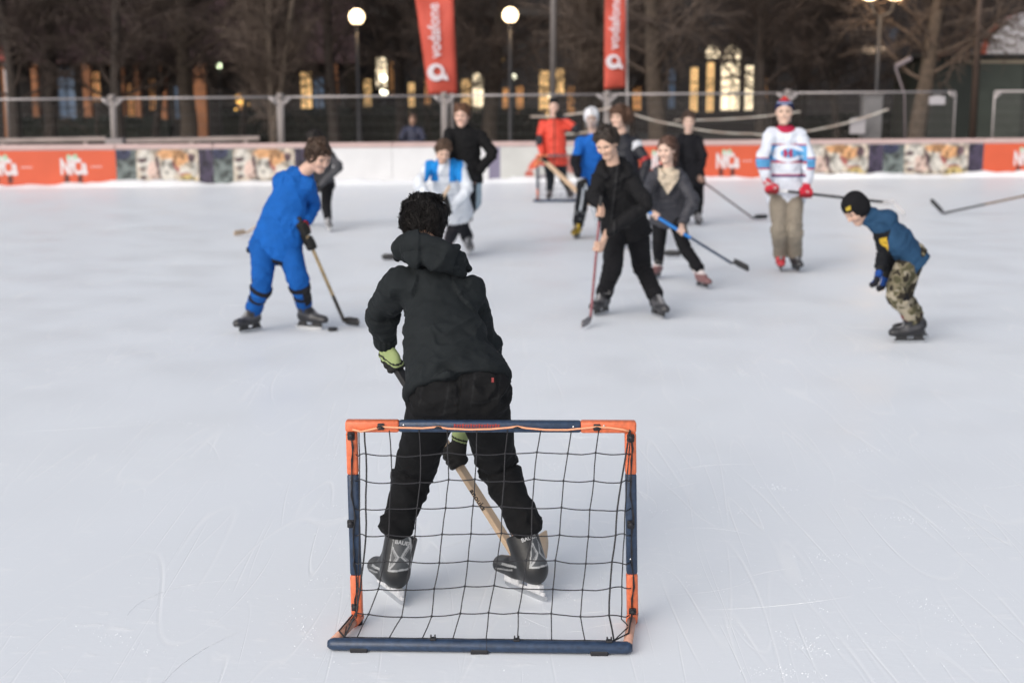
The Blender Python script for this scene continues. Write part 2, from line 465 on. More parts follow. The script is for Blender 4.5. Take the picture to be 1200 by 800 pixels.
def ad_runner(u, v):
    c = (np.zeros(u.shape + (3,)) + A(.52, .52, .50)) * (.9 + .2 * fbm(np.stack([u * 4, v * 4, u * 0], -1), 3))[..., None]
    c = mixc(c, blob(u, v, 1.02, .40, .10, .34, -.9), A(.62, .11, .06)); c = mixc(c, blob(u, v, 1.22, .58, .13, .12), A(.18, .07, .07)); c = mixc(c, blob(u, v, .80, .12, .10, .08), A(.45, .12, .09))
    c = mixc(c, blob(u, v, 1.05, .42, .03, .22, -.9), A(.75, .35, .12)); c = mixc(c, blob(u, v, 1.15, .06, .26, .04), A(.15, .12, .16))
    c = mixc(c, blob(u, v, 1.7, .3, .25, .2), A(.35, .15, .13))
    c = np.where((u < .22)[..., None], A(.20, .18, .26), c)
    return c

M_PRINT = mat('printed_sheet', attr=True, rough=.45, noise=.04, nscale=3)
M_CAP = mat('board_cap', (.52, .38, .36), .5, noise=.08, nscale=3)
M_BOARD = mat('board_back', (.55, .55, .56), .6, noise=.06)
def boards():
    Z0, ZT, ZC = .02, .69, .785
    segs = [(-330, -88, ad_white, 'blank white rink board beyond the left edge'), (-88, 137, 'o', 'orange advert board with two white logos, leftmost in the photo'),
            (137, 251, 'p', 'food advert board joining the orange board on its left'), (251, 363, 'p', 'food advert board behind the boy in blue'),
            (363, 460, ad_white, 'white rink board behind the grey jacketed skater'), (460, 573, ad_white, 'white rink board behind the man in the black sweater'),
            (573, 700, ad_runner, 'advert board with a red running leg behind the far goal'), (700, 918, 'o2', 'orange advert board behind the girl and the man in the striped jersey'),
            (918, 1034, 'p', 'food advert board just right of the man in the striped jersey'), (1034, 1151, 'p', 'food advert board above the crouching child'),
            (1151, 1330, 'o3', 'orange advert board at the right edge of the photo'), (1330, 1560, ad_white, 'blank white rink board beyond the right edge')]
    for x0, x1, kind, lab in segs:
        p0, p1 = on_board(x0), on_board(x1); L = np.linalg.norm(p1 - p0) - .006
        root = empty('rink_board', (p0 + p1) / 2, lab, 'rink board', 'boards round the rink')
        c = (p0 + p1) / 2; R = np.array([BD, BN, A(0, 0, 1)]).T
        m = MB(); m.box(c + BN * .03 + A(0, 0, (Z0 + ZT) / 2), (L, .05, ZT - Z0), R); m.build('panel', M_BOARD, root)
        m = MB(); m.box(c + BN * .03 + A(0, 0, (ZT + ZC) / 2), (L, .10, ZC - ZT), R, .02); m.build('cap_rail', M_CAP, root)
        if isinstance(kind, str):
            if kind == 'o': f = ad_orange([np.linalg.norm(on_board(x) - p0) for x in (5, 87)])
            elif kind == 'o2': f = ad_orange([np.linalg.norm(on_board(x) - p0) for x in (770, 852)])
            elif kind == 'o3': f = ad_orange([np.linalg.norm(on_board(x) - p0) for x in (1199, 1280)])
            else: f = ad_photo(L + .01)
        else: f = kind
        nx, nz = int(L / .012), 52
        U, Vv = np.meshgrid(np.linspace(0, L, nx), np.linspace(0, ZT - Z0 - .02, nz), indexing='ij')
        Pp = p0 - BN * .001 + BD * U[..., None] + A(0, 0, 1) * (Vv[..., None] + Z0 + .01)
        i = np.arange(nx - 1)[:, None] * nz + np.arange(nz - 1)[None]; Q = np.stack([i, i + nz, i + nz + 1, i + 1], -1).reshape(-1, 4)
        if isinstance(kind, str) and kind[0] == 'o':
            for x in {'o': (5, 87), 'o2': (770, 852), 'o3': (1199, 1280)}[kind]:
                tv, tf = text_mesh('NfCa', .36, .001, .016); s0 = np.linalg.norm(on_board(x) - p0)
                W3 = p0 + BD * (s0 + tv[:, :1] * .62) + A(0, 0, 1) * (.36 + tv[:, 1:2] * 1.1) - BN * (.004 + tv[:, 2:3])
                link_mesh('lettering', W3, tf, mat('print_white', (.66, .62, .63), .5), root, False)
        link_mesh('printed_sheet', Pp.reshape(-1, 3), Q, M_PRINT, root, False, col=np.clip(f(U, Vv), 0, 1).reshape(-1, 3))

M_GALV = mat('galvanised_steel', (.42, .39, .39), .5, .35, noise=.12)
def fence_panels():
    def top(px): return 1.60 + (px / 1200) * .13
    cols = [(-260, -70, 'mesh fence panel beyond the left edge'), (-66, 126, 'leftmost mesh fence panel, behind the orange advert board'), (131, 328, 'mesh fence panel behind the food adverts on the left'),
            (334, 526, 'mesh fence panel behind the white boards'), (532, 722, 'mesh fence panel behind the goalkeeper in orange'), (728, 938, 'mesh fence panel left of the striped jersey man'),
            (945, 1143, 'mesh fence panel with a white notice, before the green hut'), (1190, 1390, 'mesh fence panel at the right edge after the gap')]
    for x0, x1, lab in cols:
        a, b = on_board(x0, 1.1), on_board(x1, 1.1); za, zb = top(x0), top(x1)
        root = empty('fence_panel', (a + b) / 2, lab, 'fence', 'temporary mesh fence panels')
        m = MB(); u = A(0, 0, 1); r = .021
        m.tube([a + u * -.02, a + u * (za - .05), a + u * za + BD * .05], r, 8); m.tube([b + u * -.02, b + u * (zb - .05), b + u * zb - BD * .05], r, 8)
        m.tube([a + u * (za), b + u * (zb)], r, 8); m.tube([a + u * .12, b + u * .12], r, 8)
        for p, z, s in ((a, za, 1), (b, zb, -1)):
            m.tube([p + u * (z - .15), p + BD * s * .16 + u * (z - .0)], .030, 6)
        m.build('frame', M_GALV, root, True)
        w = MB(); L = np.linalg.norm(b - a); n = int(L / .06)
        for i in range(1, n):
            t = i / n; p = a + (b - a) * t; w.tube([p + u * .12, p + u * (za + (zb - za) * t)], .0022, 3, False)
        for z in np.arange(.3, 1.6, .2): w.tube([a + u * z, b + u * z], .0022, 3, False)
        w.build('wire_mesh', mat('fence_wire', (.20, .19, .19), .5, .5), root)
        if x0 in (131, 334, 532, 728, 945):
            m = MB(); p = on_board(x0 - 3, 1.1); z = top(x0)
            m.tube([p + A(0, 0, 0), p + A(0, 0, z + .05)], .045, 10); m.tube([p + A(0, 0, z - .02), p + A(0, 0, z + .07)], .07, 10); m.build('clamp_post', mat('pale_post', (.27, .24, .23), .7, noise=.1), root, True)
    # white notices
    for px, py, w, h, lab in ((1120, 118, .36, .17, 'small white notice near the top of the fence by the green hut'), (1026, 148, .34, .32, 'square white notice hanging on the barrier tape by the grey cabinet')):
        p = on_board(px, 1.04); z = at(px, py, p[1])[2]
        root = empty('notice', p + A(0, 0, z - h / 2), lab, 'sign')
        m = MB(); R = np.array([BD, BN, A(0, 0, 1)]).T; m.box(p + A(0, 0, z), (w, .008, h), R, .003); m.build('board', mat('notice_white', (.42, .40, .42), .5, noise=.05), root)
        m = MB(); m.box(p + A(0, 0, z + h / 2 + .01), (w * .5, .012, .03), R); m.build('clip', M_GALV, root)
    # striped tape
    def tape(pts, lab, w=.038):
        P = []
        for i in range(len(pts) - 1):
            for k in range(8):
                t = k / 8; x = pts[i][0] * (1 - t) + pts[i + 1][0] * t; y = pts[i][1] * (1 - t) + pts[i + 1][1] * t + 3.0 * 4 * t * (1 - t) * (abs(pts[i][0] - pts[i + 1][0]) > 60)
                q = on_board(x, 1.0); P.append(at(x, y, q[1]))
        q = on_board(pts[-1][0], 1.0); P.append(at(*pts[-1], q[1])); P = np.array(P)
        V = []; F = []; cc = []; s = 0; 
        out = []
        for i in range(len(P) - 1):
            n = max(1, int(np.linalg.norm(P[i + 1] - P[i]) / .05))
            for k in range(n): out.append(P[i] + (P[i + 1] - P[i]) * k / n)
        out.append(P[-1])
        for i, p in enumerate(out):
            tw = .25 * math.sin(i * .05); o = A(0, math.sin(tw), math.cos(tw)) * w / 2
            red = (i // 6) % 2 == 0; k = A(.52, .44, .38) if red else A(.60, .56, .50)
            V += [p - o, p + o, p + o + A(0, .002, 0), p - o + A(0, .002, 0)]; cc += [k] * 4
        for i in range(len(out) - 1):
            for j in range(4):
                j2 = (j + 1) % 4; F.append((4 * i + j, 4 * i + j2, 4 * i + 4 + j2, 4 * i + 4 + j))
        o = link_mesh('barrier_tape', V, np.array(F), mat('tape', attr=True, rough=.4), None, False, np.array(cc))
        tag(o, lab, 'barrier tape', 'barrier tapes on the fence')
    tape([(622, 137), (722, 125), (790, 146), (880, 157), (945, 154), (1041, 128)], 'long pale barrier tape sagging from the orange goalkeeper to the grey cabinet')
    tape([(640, 158), (722, 148)], 'short lower barrier tape beside the goalkeeper in orange')
    tape([(790, 141), (938, 131)], 'thin upper barrier tape left of the striped jersey man', .028)
    # beams behind the left boards
    for pts, lab in ((((-120, 167), (124, 163)), 'pale timber beam lying behind the leftmost orange board'), (((142, 165.5), (304, 162)), 'pale timber beam lying behind the food adverts')):
        root = None; P = [at(x, y, on_board(x, .75)[1]) for x, y in pts]
        m = MB(); m.bar(P[0], P[1], .09, .085, bev=.012)
        for k in (.1, .5, .9):
            q = P[0] * (1 - k) + P[1] * k; m.box(A(q[0], q[1], q[2] / 2 - .02), (.07, .07, q[2] - .04))
        tag(m.build('timber_beam', mat('pale_timber', (.36, .30, .28), .7, noise=.15, nscale=4)), lab, 'beam', 'beams behind the boards')
    p = on_board(135, .35); m = MB(); m.box(p + A(0, 0, .43), (.34, .26, .90), None, .02)
    tag(m.build('concrete_block', mat('concrete', (.28, .25, .25), .8, noise=.15, nscale=6, bump=.3, bscale=40)), 'pale block standing between the two timber beams', 'block')
    p = on_board(1052, 1.5); m = MB(); m.box(p + A(0, 0, .80), (.40, .34, 1.64), None, .02); m.box(p + A(0, 0, 1.64), (.44, .38, .04), None, .01)
    tag(m.build('grey_cabinet', mat('grey_paint', (.17, .165, .17), .6, noise=.12, nscale=6)), 'grey upright cabinet behind the fence in front of the thick trunk', 'cabinet')

def banner(px_pole, Y, outline, logo, txt, lab, pole_top):
    """feather flag: outline in photo pixels, clockwise from top left"""
    P = [at(x, y, Y) for x, y in outline]
    root = empty('feather_flag', (float(at(px_pole, 200, Y)[0]), Y, 0), lab, 'banner', 'red feather flags')
    V = []; F = []; n = 24
    tl, tr, br, bl = P
    for i in range(n + 1):
        t = i / n
        for j in range(7):
            s = j / 6; p = (tl * (1 - t) + bl * t) * (1 - s) + (tr * (1 - t) + br * t) * s
            p = p + A(0, .05 * math.sin(s * 3.0 + t * 5) + .03 * math.sin(t * 11 + s * 2), 0); V.append(p)
    for i in range(n):
        for j in range(6): F.append((7 * i + j, 7 * i + j + 1, 7 * i + 8 + j, 7 * i + 7 + j))
    o = link_mesh('cloth', V, np.array(F), mat('flag_red', A(*srgb(222, 92, 74)) * .66, .7, noise=.08, nscale=3), root)
    so = o.modifiers.new('s', 'SOLIDIFY'); so.thickness = .004
    (x0, y0), (x1, y1), r = logo
    wm = mat('flag_white', (.60, .56, .60), .7)
    a = at(x0, y0, Y - .12); b = at(x1, y1, Y - .12); up = nrm(b - a); rt = nrm(np.cross(up, A(0, 1, 0))) ; L = np.linalg.norm(b - a)
    if rt[0] < 0: rt = -rt
    v, f = text_mesh(txt, .34 * r, .002, .004)
    w = v[:, 0].max() - v[:, 0].min(); v[:, 0] *= L / w; v[:, 1] -= (v[:, 1].max() + v[:, 1].min()) / 2
    # writing reads upwards: its baseline direction is 'up', its letter tops point to the left
    W = (a + b) / 2 + v[:, :1] * up + v[:, 1:2] * (-rt) + v[:, 2:3] * A(0, -1, 0)
    link_mesh('lettering', W, f, wm, root, False)
    c = a - up * (.26 * r + .03); V = []; F = []; n = 28
    for i in range(n):
        t = 2 * math.pi * i / n; 
        for rr in (.175 * r, .085 * r):
            off = (rt * .03 * r + up * .02) if rr < .15 * r else 0
            V.append(c + (rt * math.cos(t) + up * math.sin(t)) * rr + off)
    for i in range(n): k = (i + 1) % n; F.append((2 * i, 2 * k, 2 * k + 1, 2 * i + 1))
    m2 = MB(); m2.add(V, F)
    tail = [c + rt * .12 * r - up * .13 * r, c + rt * .25 * r - up * .18 * r, c + rt * .21 * r - up * .03 * r]; m2.add(tail, [(0, 1, 2)])
    m2.build('emblem', wm, root)
    m = MB(); q = at(px_pole, 200, Y + .06); q[2] = -.03; tp = at(*pole_top, Y + .06); m.tube([q, q * .5 + tp * .5 + A(.0, 0, 0), tp, tr + (tr - br) * .35 + A(0, .06, 0)], [.03, .025, .02, .012], 8); m.build('pole', M_GALV, root, True)

M_LAMP = mat('lamp_globe', (1, .74, .44), .4, emit=3.2)
def lamp_light(root, p, e):
    d = bpy.data.lights.new('lamp_light', 'POINT'); d.energy = e; d.color = (1, .66, .34); d.shadow_soft_size = .06
    o = bpy.data.objects.new('lamp_light', d); C.objects.link(o); o.parent = root; o.location = tuple(np.asarray(p) - np.array(world_loc(root)))
def lamps():
    for px, py, Y, lab, r in ((418, 20, 34, 'lit globe lamp on the dark post left of the first red flag', .18), (598, 18, 34.5, 'lit globe lamp between the two red flags', .18)):
        p = at(px, py, Y); root = empty('street_lamp', (p[0], p[1], -.03), lab, 'street lamp', 'park lamps with one globe')
        m = MB(); m.sphere(p, r, 20, 14); m.build('globe', M_LAMP, root, True)
        lamp_light(root, p + A(0, -.0, -r - .12), 8)
        m = MB(); m.tube([A(p[0], p[1], -.03), A(p[0], p[1], .5), A(p[0], p[1], .55), A(p[0], p[1], p[2] - r - .02)], [.09, .08, .05, .04], 10); m.tube([p - A(0, 0, r + .05), p - A(0, 0, r - .02)], [.06, .11], 12)
        m.build('post', mat('lamp_post', (.035, .035, .04), .5, .3), root, True)
    p = at(1035, -6, 33); root = empty('street_lamp', (p[0] - .05, p[1], -.03), 'twin headed lamp lit at the top edge above the bare tree', 'street lamp')
    for dx in (-.30, .28):
        m = MB(); m.sphere(p + A(dx, 0, 0), .17, 18, 12, (1.25, 1, .75)); m.build('globe', M_LAMP, root, True)
    m = MB(); m.tube([A(p[0] - .05, p[1], -.03), A(p[0] - .05, p[1], p[2] - .45)], .05, 10)
    lamp_light(root, p + A(0, -.7, -.3), 35)
    for dx in (-.28, .26): m.tube([A(p[0] - .05, p[1], p[2] - .47), A(p[0] + dx * .7, p[1], p[2] - .4), A(p[0] + dx, p[1], p[2] - .12)], .025, 8)
    m.build('post', mat('lamp_post'), root, True)
    p = at(1022, 58, 40); root = empty('street_lamp', (p[0], p[1], -.03), 'dim wide oval lamp on a post left of the green hut', 'street lamp')
    m = MB(); m.sphere(p, .42, 20, 10, (1, .8, .26)); m.build('shade', mat('dim_lamp', (.75, .55, .38), .5, emit=.4), root, True)
    m = MB(); m.tube([A(p[0], p[1], -.03), p - A(0, 0, .1)], .04, 8); m.build('post', mat('lamp_post'), root, True)
    # tall grey mast and the brown one
    for px, Y, h, r, c, lab in ((648, 32, 9, .075, (.20, .18, .175), 'tall grey mast behind the goalkeeper in orange'), (1143, 33, 9, .085, (.085, .06, .05), 'tall brown mast in front of the green hut')):
        x = at(px, 100, Y)[0]; root = empty('mast', (x, Y, -.03), lab, 'mast')
        m = MB(); m.tube([A(x, Y, -.03), A(x, Y, h)], [r, r * .75], 12); m.build('pole', mat('mast_%d' % px, c, .6, .2, noise=.15), root, True)
        m = MB(); m.tube([A(x, Y, -.03), A(x, Y, .05)], r * 2.2, 14); m.build('base_plate', M_GALV, root)

# ---- bare trees
M_BARK = mat('bark', (.045, .035, .030), .9, noise=.35, nscale=9, bump=.8, bscale=25, bdist=.02)
M_TWIG = mat('twigs', (.062, .044, .036), .85, noise=.3, nscale=4)
def tree_meshes(seed, h=7.5, r=.16, first=1.7, spread=1.0, nl=20, stems=1, upright=False, rt=.0075):
    R = random.Random(seed); T = MB(); K = MB()
    def path(p, d, L, n, wob, lift):
        pts = [np.array(p, float)]; d = nrm(d)
        for i in range(n):
            d = nrm(d + A(R.gauss(0, wob), R.gauss(0, wob), R.gauss(0, wob) + lift)); pts.append(pts[-1] + d * L / n)
        return pts
    def taper(a, b, n): return [a + (b - a) * i / (n - 1) for i in range(n)]
    limbs = []
    for s in range(stems):
        base = A(R.gauss(0, .10), R.gauss(0, .08), -.05) if stems > 1 else A(0, 0, -.05)
        d = nrm(A(R.gauss(0, .16), R.gauss(0, .12), 1)) if stems > 1 else A(R.gauss(0, .03), R.gauss(0, .03), 1)
        rr = r / math.sqrt(stems); tp = path(base, d, h, 9, .05, .06)
        T.tube([base - A(0, 0, .1), *tp], [rr * 1.35, rr * 1.15] + taper(rr, rr * .25, 9), 9)
        n = nl // stems
        for i in range(n):
            z = (first + (h * .85 - first) * (i / n) ** 1.15) / h; k = min(z * 9, 8.99); q = tp[int(k)] * (1 - k % 1) + tp[min(int(k) + 1, 9)] * (k % 1)
            az = i * 2.399 + R.random(); el = (1.15 + .2 * R.random()) if upright else (.35 + .5 * R.random())
            L = (h * .36) * (1 - .6 * z) * spread * (.8 + .5 * R.random())
            limbs.append((q, A(math.cos(az) * math.cos(el), math.sin(az) * math.cos(el), math.sin(el)), L, rr * .26 * (1.1 - z)))
    for q, d, L, lr in limbs:
        lp = path(q, d, L, 6, .16, .05); K.tube(lp, taper(lr, lr * .25, 7), 6, False)
        for j in range(11):
            t = (.12 + .88 * j / 11) * 6; b = lp[int(min(t, 5.99))] * (1 - t % 1) + lp[min(int(t) + 1, 6)] * (t % 1)
            sd = nrm(lp[min(int(t) + 1, 6)] - lp[int(min(t, 5))] + A(R.gauss(0, .35), R.gauss(0, .35), R.gauss(0, .30)) * L / 6 * 2.2)
            sL = L * (.46 - .018 * j) * (.7 + .6 * R.random()); spn = path(b, sd, sL, 4, .2, .02 if not upright else .12)
            K.tube(spn, taper(max(lr * .34, .008), rt, 5), 4, False)
            for m_ in range(12):
                u = (.1 + .9 * m_ / 12) * 4; e = spn[int(min(u, 3.99))] * (1 - u % 1) + spn[min(int(u) + 1, 4)] * (u % 1)
                td = nrm(nrm(spn[-1] - spn[0]) + A(R.gauss(0, .6), R.gauss(0, .6), R.gauss(0, .5)))
                tw = path(e, td, .20 + .45 * R.random(), 3, .2, -.02); K.tube(tw, taper(rt * 1.3, rt * .5, 4), 3, False)
    return T, K

def trees():
    protos = []
    for seed, kw in ((1, {}), (2, dict(h=8.2, r=.15, nl=26, first=1.5)), (3, dict(h=6.5, r=.10, first=1.4, nl=24)), (4, dict(h=7.0, r=.22, stems=5, upright=True, nl=30, first=.9, spread=.8)), (5, dict(h=9, r=.21, first=2.0, nl=28))):
        T, K = tree_meshes(seed, **kw); protos.append((T, K))
    used = {}
    spots = [(12, 35, 1, 'bare tree with a dark trunk at the left edge of the photo'), (57, 37, 0, 'bare tree second from the left edge, behind the leftmost fence panel'), (140, 34, 1, 'bare tree rising behind the pale concrete block'),
             (178, 38, 2, 'slender bare tree just right of the concrete block'), (218, 36, 4, 'thick trunked bare tree behind the left food adverts'), (322, 32.5, 3, 'upright many stemmed bare tree behind the fence post left of the blue boy'),
             (392, 37, 0, 'bare tree just left of the first globe lamp'), (468, 40, 1, 'dark bare tree between the globe lamp and the red flag'), (543, 36, 2, 'slender bare tree immediately right of the wide red flag'),
             (572, 40, 4, 'bare tree close behind the second globe lamp'), (694, 37, 3, 'many stemmed bare tree just left of the narrow red flag'), (772, 33.5, 4, 'broad trunked bare tree right of the narrow red flag'),
             (745, 39, 2, 'slender bare tree behind the narrow red flag'), (895, 35, 0, 'bare tree behind the man in the striped jersey'), (905, 41, 1, 'darker bare tree far behind the striped jersey man'),
             (985, 38, 2, 'slender bare tree left of the oval lamp'), (1073, 34, 4, 'thick trunked bare tree between the grey cabinet and the green hut'), (1330, 36, 1, 'bare tree beyond the right edge'),
             (-90, 36, 4, 'bare tree beyond the left edge'), (938, 43, 1, 'dark bare tree right of the bright arched windows'), (1120, 44, 2, 'bare tree behind the green hut'), (280, 42, 2, 'slender dark bare tree behind the small star lights')]
    for i, (px, Y, k, lab) in enumerate(spots):
        x = float(at(px, 100, Y)[0]); root = empty('bare_tree', (x, Y, 0), lab, 'tree', 'bare winter trees', rotz=i * 1.7)
        if k not in used:
            T, K = protos[k]; me = []
            lt = k in (3, 4)  # lit look of the branches put into paler bark and twig colours
            for nm, B, m in (('trunk', T, mat('lit_bark', (.085, .064, .049), .9, noise=.35, nscale=9, bump=.8, bscale=25, bdist=.02) if lt else M_BARK), ('crown', K, mat('lit_twigs', (.10, .073, .058), .85, noise=.3, nscale=4) if lt else M_TWIG)):
                d = bpy.data.meshes.new(nm); d.from_pydata(np.concatenate(B.v).tolist(), [], B.f); d.materials.append(m); d.polygons.foreach_set('use_smooth', np.ones(len(d.polygons), dtype=bool)); me.append(d)
            used[k] = me
        for nm, d in zip(('trunk', 'crown'), used[k]):
            o = bpy.data.objects.new(nm, d); C.objects.link(o); o.parent = root

def window_glow(name, c, e):
    return mat(name, c, .4, emit=e)
def buildings():
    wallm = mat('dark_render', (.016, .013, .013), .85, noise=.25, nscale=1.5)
    pill = mat('lamplit_orange', (.26, .10, .038), .7, noise=.25, nscale=3)  # warm lamplight on the pillars is painted into their colour
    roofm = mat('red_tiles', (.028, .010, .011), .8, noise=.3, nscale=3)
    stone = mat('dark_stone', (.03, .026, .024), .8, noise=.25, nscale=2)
    glow = [window_glow('warm_pane', (1.0, .62, .26), .32), window_glow('bright_pane', (1.0, .82, .55), .75), window_glow('dim_pane', (.9, .42, .14), .06), window_glow('blue_pane', (.10, .16, .26), .06)]
    def opening(root, x0, x1, y0, y1, Y, g, arch=False, bars=1, frame=stone):
        a = at(x0, y1, Y); b = at(x1, y0, Y); w = b[0] - a[0]; h = b[2] - a[2]; cx = (a[0] + b[0]) / 2
        m = MB(); n = 10
        if arch:
            pts = [(-w / 2, 0), (w / 2, 0)] + [(w / 2 * math.cos(t), h - w / 2 + w / 2 * math.sin(t)) for t in np.linspace(0, math.pi, n)]
        else: pts = [(-w / 2, 0), (w / 2, 0), (w / 2, h), (-w / 2, h)]
        V = [A(cx + p[0], Y - .03, a[2] + p[1]) for p in pts]; m.add(V, [tuple(range(len(V)))]);
        fr = MB(); 
        for i in range(len(V)): fr.tube([V[i] + A(0, -.02, 0), V[(i + 1) % len(V)] + A(0, -.02, 0)], .05, 4)
        f = fr.build('window', frame, root); m.build('pane', glow[g], f)
        br = MB()
        for k in range(bars): x = cx - w / 2 + w * (k + 1) / (bars + 1); br.box(A(x, Y - .06, a[2] + h * .45), (.03, .04, h * .9))
        for z in (.33, .66): br.box(A(cx, Y - .062, a[2] + h * z), (w * .96, .035, .028))
        br.build('glazing_bar', frame, f)
        return f
    def block(name, lab, x0, x1, Y, depth, h, wm, cat='building'):
        a = at(x0, 100, Y)[0]; b = at(x1, 100, Y)[0]; root = empty(name, ((a + b) / 2, Y, 0), lab, cat)
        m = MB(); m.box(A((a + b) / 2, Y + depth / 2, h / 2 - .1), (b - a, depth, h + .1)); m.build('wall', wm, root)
        return root, a, b
    # low pavilion on the left with red tiled roof and pillars painted lamplit orange
    Y = 52; root, a, b = block('pavilion', 'low dark pavilion with red tiled roof and pillars painted lamplit orange on the left', -200, 405, Y, 8, 2.7, wallm)
    V = [A(a - .5, Y - 1.2, 2.55), A(b + .5, Y - 1.2, 2.55), A(b, Y + 4, 5.6), A(a, Y + 4, 5.6), A(a, Y + 9, 2.6), A(b, Y + 9, 2.6), A(a - .5, Y - 1.2, 2.7), A(b + .5, Y - 1.2, 2.7)]
    m = MB(); m.add(V, [(6, 7, 2, 3), (0, 1, 7, 6), (3, 2, 5, 4), (0, 6, 3, 4), (1, 5, 2, 7), (0, 4, 5, 1)]); m.build('roof', roofm, root)
    for px, w in ((8, 8), (42, 7), (103, 9), (139, 14), (162, 6), (192, 6), (235, 14), (391, 10)):
        x = at(px, 100, Y - 1)[0]; m = MB(); m.box(A(x, Y - 1.0, 1.2), (w / 1667 * Y, .3, 2.65), None, .02); m.build('pillar', pill, root)
    for x0, x1, y0, y1, g in ((70, 88, 78, 150, 3), (107, 118, 83, 120, 2), (150, 158, 95, 140, 2), (175, 183, 92, 130, 2), (278, 290, 108, 134, 2), (352, 366, 84, 128, 0), (368, 380, 90, 150, 3), (205, 214, 100, 140, 3)):
        opening(root, x0, x1, y0, y1, Y, g)
    # lit cafe in the middle
    Y = 56; root, a, b = block('cafe', 'dark cafe with yellow lit windows behind the red flags', 410, 765, Y, 8, 4.5, wallm)
    m = MB(); m.box(A((a + b) / 2, Y - .35, 4.5), (b - a + .6, .9, .3)); m.build('roof', stone, root)
    for x0, x1, y0, y1, g, ar in ((426, 436, 92, 142, 0, 0), (440, 454, 66, 104, 1, 0), (456, 462, 70, 112, 2, 0), (465, 475, 90, 138, 1, 0), (478, 487, 96, 132, 0, 0), (497, 505, 92, 128, 2, 0), (540, 552, 92, 138, 0, 0), (553, 567, 84, 134, 1, 1),
                                  (572, 590, 84, 90, 0, 0), (588, 600, 102, 132, 2, 0), (604, 614, 100, 135, 2, 0), (631, 644, 82, 140, 0, 0), (646, 662, 80, 112, 0, 0), (664, 674, 100, 135, 2, 0), (690, 700, 80, 110, 0, 0), (740, 752, 100, 130, 2, 0)):
        opening(root, x0, x1, y0, y1, Y, g, ar)
    # arched hall on the right
    Y = 54; root, a, b = block('arched_hall', 'dark hall with bright tall arched windows right of the narrow flag', 775, 990, Y, 8, 6.0, wallm)
    m = MB(); m.box(A((a + b) / 2, Y - .2, 6.0), (b - a + .6, .8, .35)); m.build('roof', stone, root)
    for x0, x1, y0, y1, g, ar in ((807, 819, 78, 132, 0, 0), (826, 838, 72, 132, 0, 0), (826, 845, 52, 69, 1, 1), (847, 869, 52, 70, 1, 1), (843, 868, 72, 130, 1, 0), (871, 884, 76, 130, 1, 0), (782, 792, 80, 128, 3, 0), (893, 900, 88, 126, 2, 0)):
        opening(root, x0, x1, y0, y1, Y, g, ar)
    # dark backdrop block added behind everything to hide the sky
    Y = 82; x0, x1 = -75, 75; root = empty('backdrop_block', (0, Y, 0), 'long dark backdrop block added behind the trees to hide the sky', 'building')
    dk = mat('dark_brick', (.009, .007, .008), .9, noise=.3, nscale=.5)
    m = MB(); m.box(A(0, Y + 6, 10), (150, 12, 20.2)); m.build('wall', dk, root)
    m = MB(); m.box(A(0, Y + 6, 20.3), (151.5, 13.5, .5)); m.build('roof', roofm, root)
    for k in range(-14, 15):
        for z in (4.2, 7.4):
            m = MB(); m.box(A(k * 2.6 + .4, Y - .02, z), (1.1, .10, 1.5)); w = m.build('window', stone, root)
            m = MB(); m.box(A(k * 2.6 + .4, Y - .08, z), (.95, .03, 1.35)); m.build('pane', mat('dark_glass', (.03, .035, .05), .15), w)
    for s in (-1, 1):
        root = empty('side_block', (s * 66, 50, 0), 'dark block of flats closing the %s side of the park' % ('left' if s < 0 else 'right'), 'building')
        m = MB(); m.box(A(s * 66, 50, 9), (14, 64, 18)); m.build('wall', dk, root); m = MB(); m.box(A(s * 66, 50, 18.2), (15, 65, .4)); m.build('roof', roofm, root)
    # green hut, right
    Y = 36; a = at(1086, 100, Y)[0]; root = empty('green_hut', (a + 3.2, Y, 0), 'dark green hut with a flat roof behind the fence on the right', 'hut')
    gm = mat('green_sheet', (.022, .028, .023), .6, noise=.2, nscale=2); gm2 = mat('green_sheet_pale', (.045, .055, .045), .6, noise=.2, nscale=2)
    m = MB(); m.box(A(a + 3.2, Y + 1.6, 1.22), (6.4, 3.0, 2.55)); m.build('wall', gm, root)
    m = MB(); m.box(A(a + 1.95, Y + .08, 1.25), (.06, .06, 2.4)); m.box(A(at(1172, 100, Y)[0], Y + .06, 1.22), (1.1, .06, 2.4)); m.build('door', gm2, root)
    m = MB(); m.box(A(a + 3.2, Y + 1.6, 2.56), (6.7, 3.4, .10)); m.build('roof', mat('hut_roof', (.03, .03, .03), .8), root)
    m = MB(); m.box(A(at(1165, 100, Y)[0], Y + .02, 2.42), (1.5, .05, .08)); m.build('fascia', mat('cream_trim', (.30, .25, .19), .7), root)
    m = MB(); p = at(1088, 69, Y - .4); q = at(1134, 55, Y - .4); m.bar(p, q, .06, .09); m.bar(at(1100, 50, Y - .4), at(1130, 38, Y - .4), .06, .07); m.bar(at(1134, 36, Y - .4), at(1134, 70, Y - .4), .06, .06); m.bar(at(1100, 50, Y - .4), at(1100, 72, Y - .4), .05, .05)
    m.build('awning_frame', mat('brown_timber', (.13, .08, .06), .7, noise=.2), root)
    # striped tent top behind the hut
    Y = 42; root = empty('striped_tent', (at(1215, 60, Y)[0], Y, 0), 'white and orange striped tent top rising behind the green hut', 'tent')
    cx = at(1215, 60, Y)[0]; V = []; F = []; cc = []; n = 48; z0 = at(1200, 66, Y)[2]; zt = at(1200, 14, Y)[2]
    for i in range(9):
        t = i / 8; rr = 1.65 * math.cos(t * math.pi / 2) ** .8
        for k in range(n):
            an = 2 * math.pi * k / n; V.append(A(cx + rr * math.cos(an), Y + rr * math.sin(an), z0 + (zt - z0) * math.sin(t * math.pi / 2)))
    mts = [mat('tent_white', (.50, .48, .50), .7), mat('tent_orange', (.34, .08, .05), .7)]
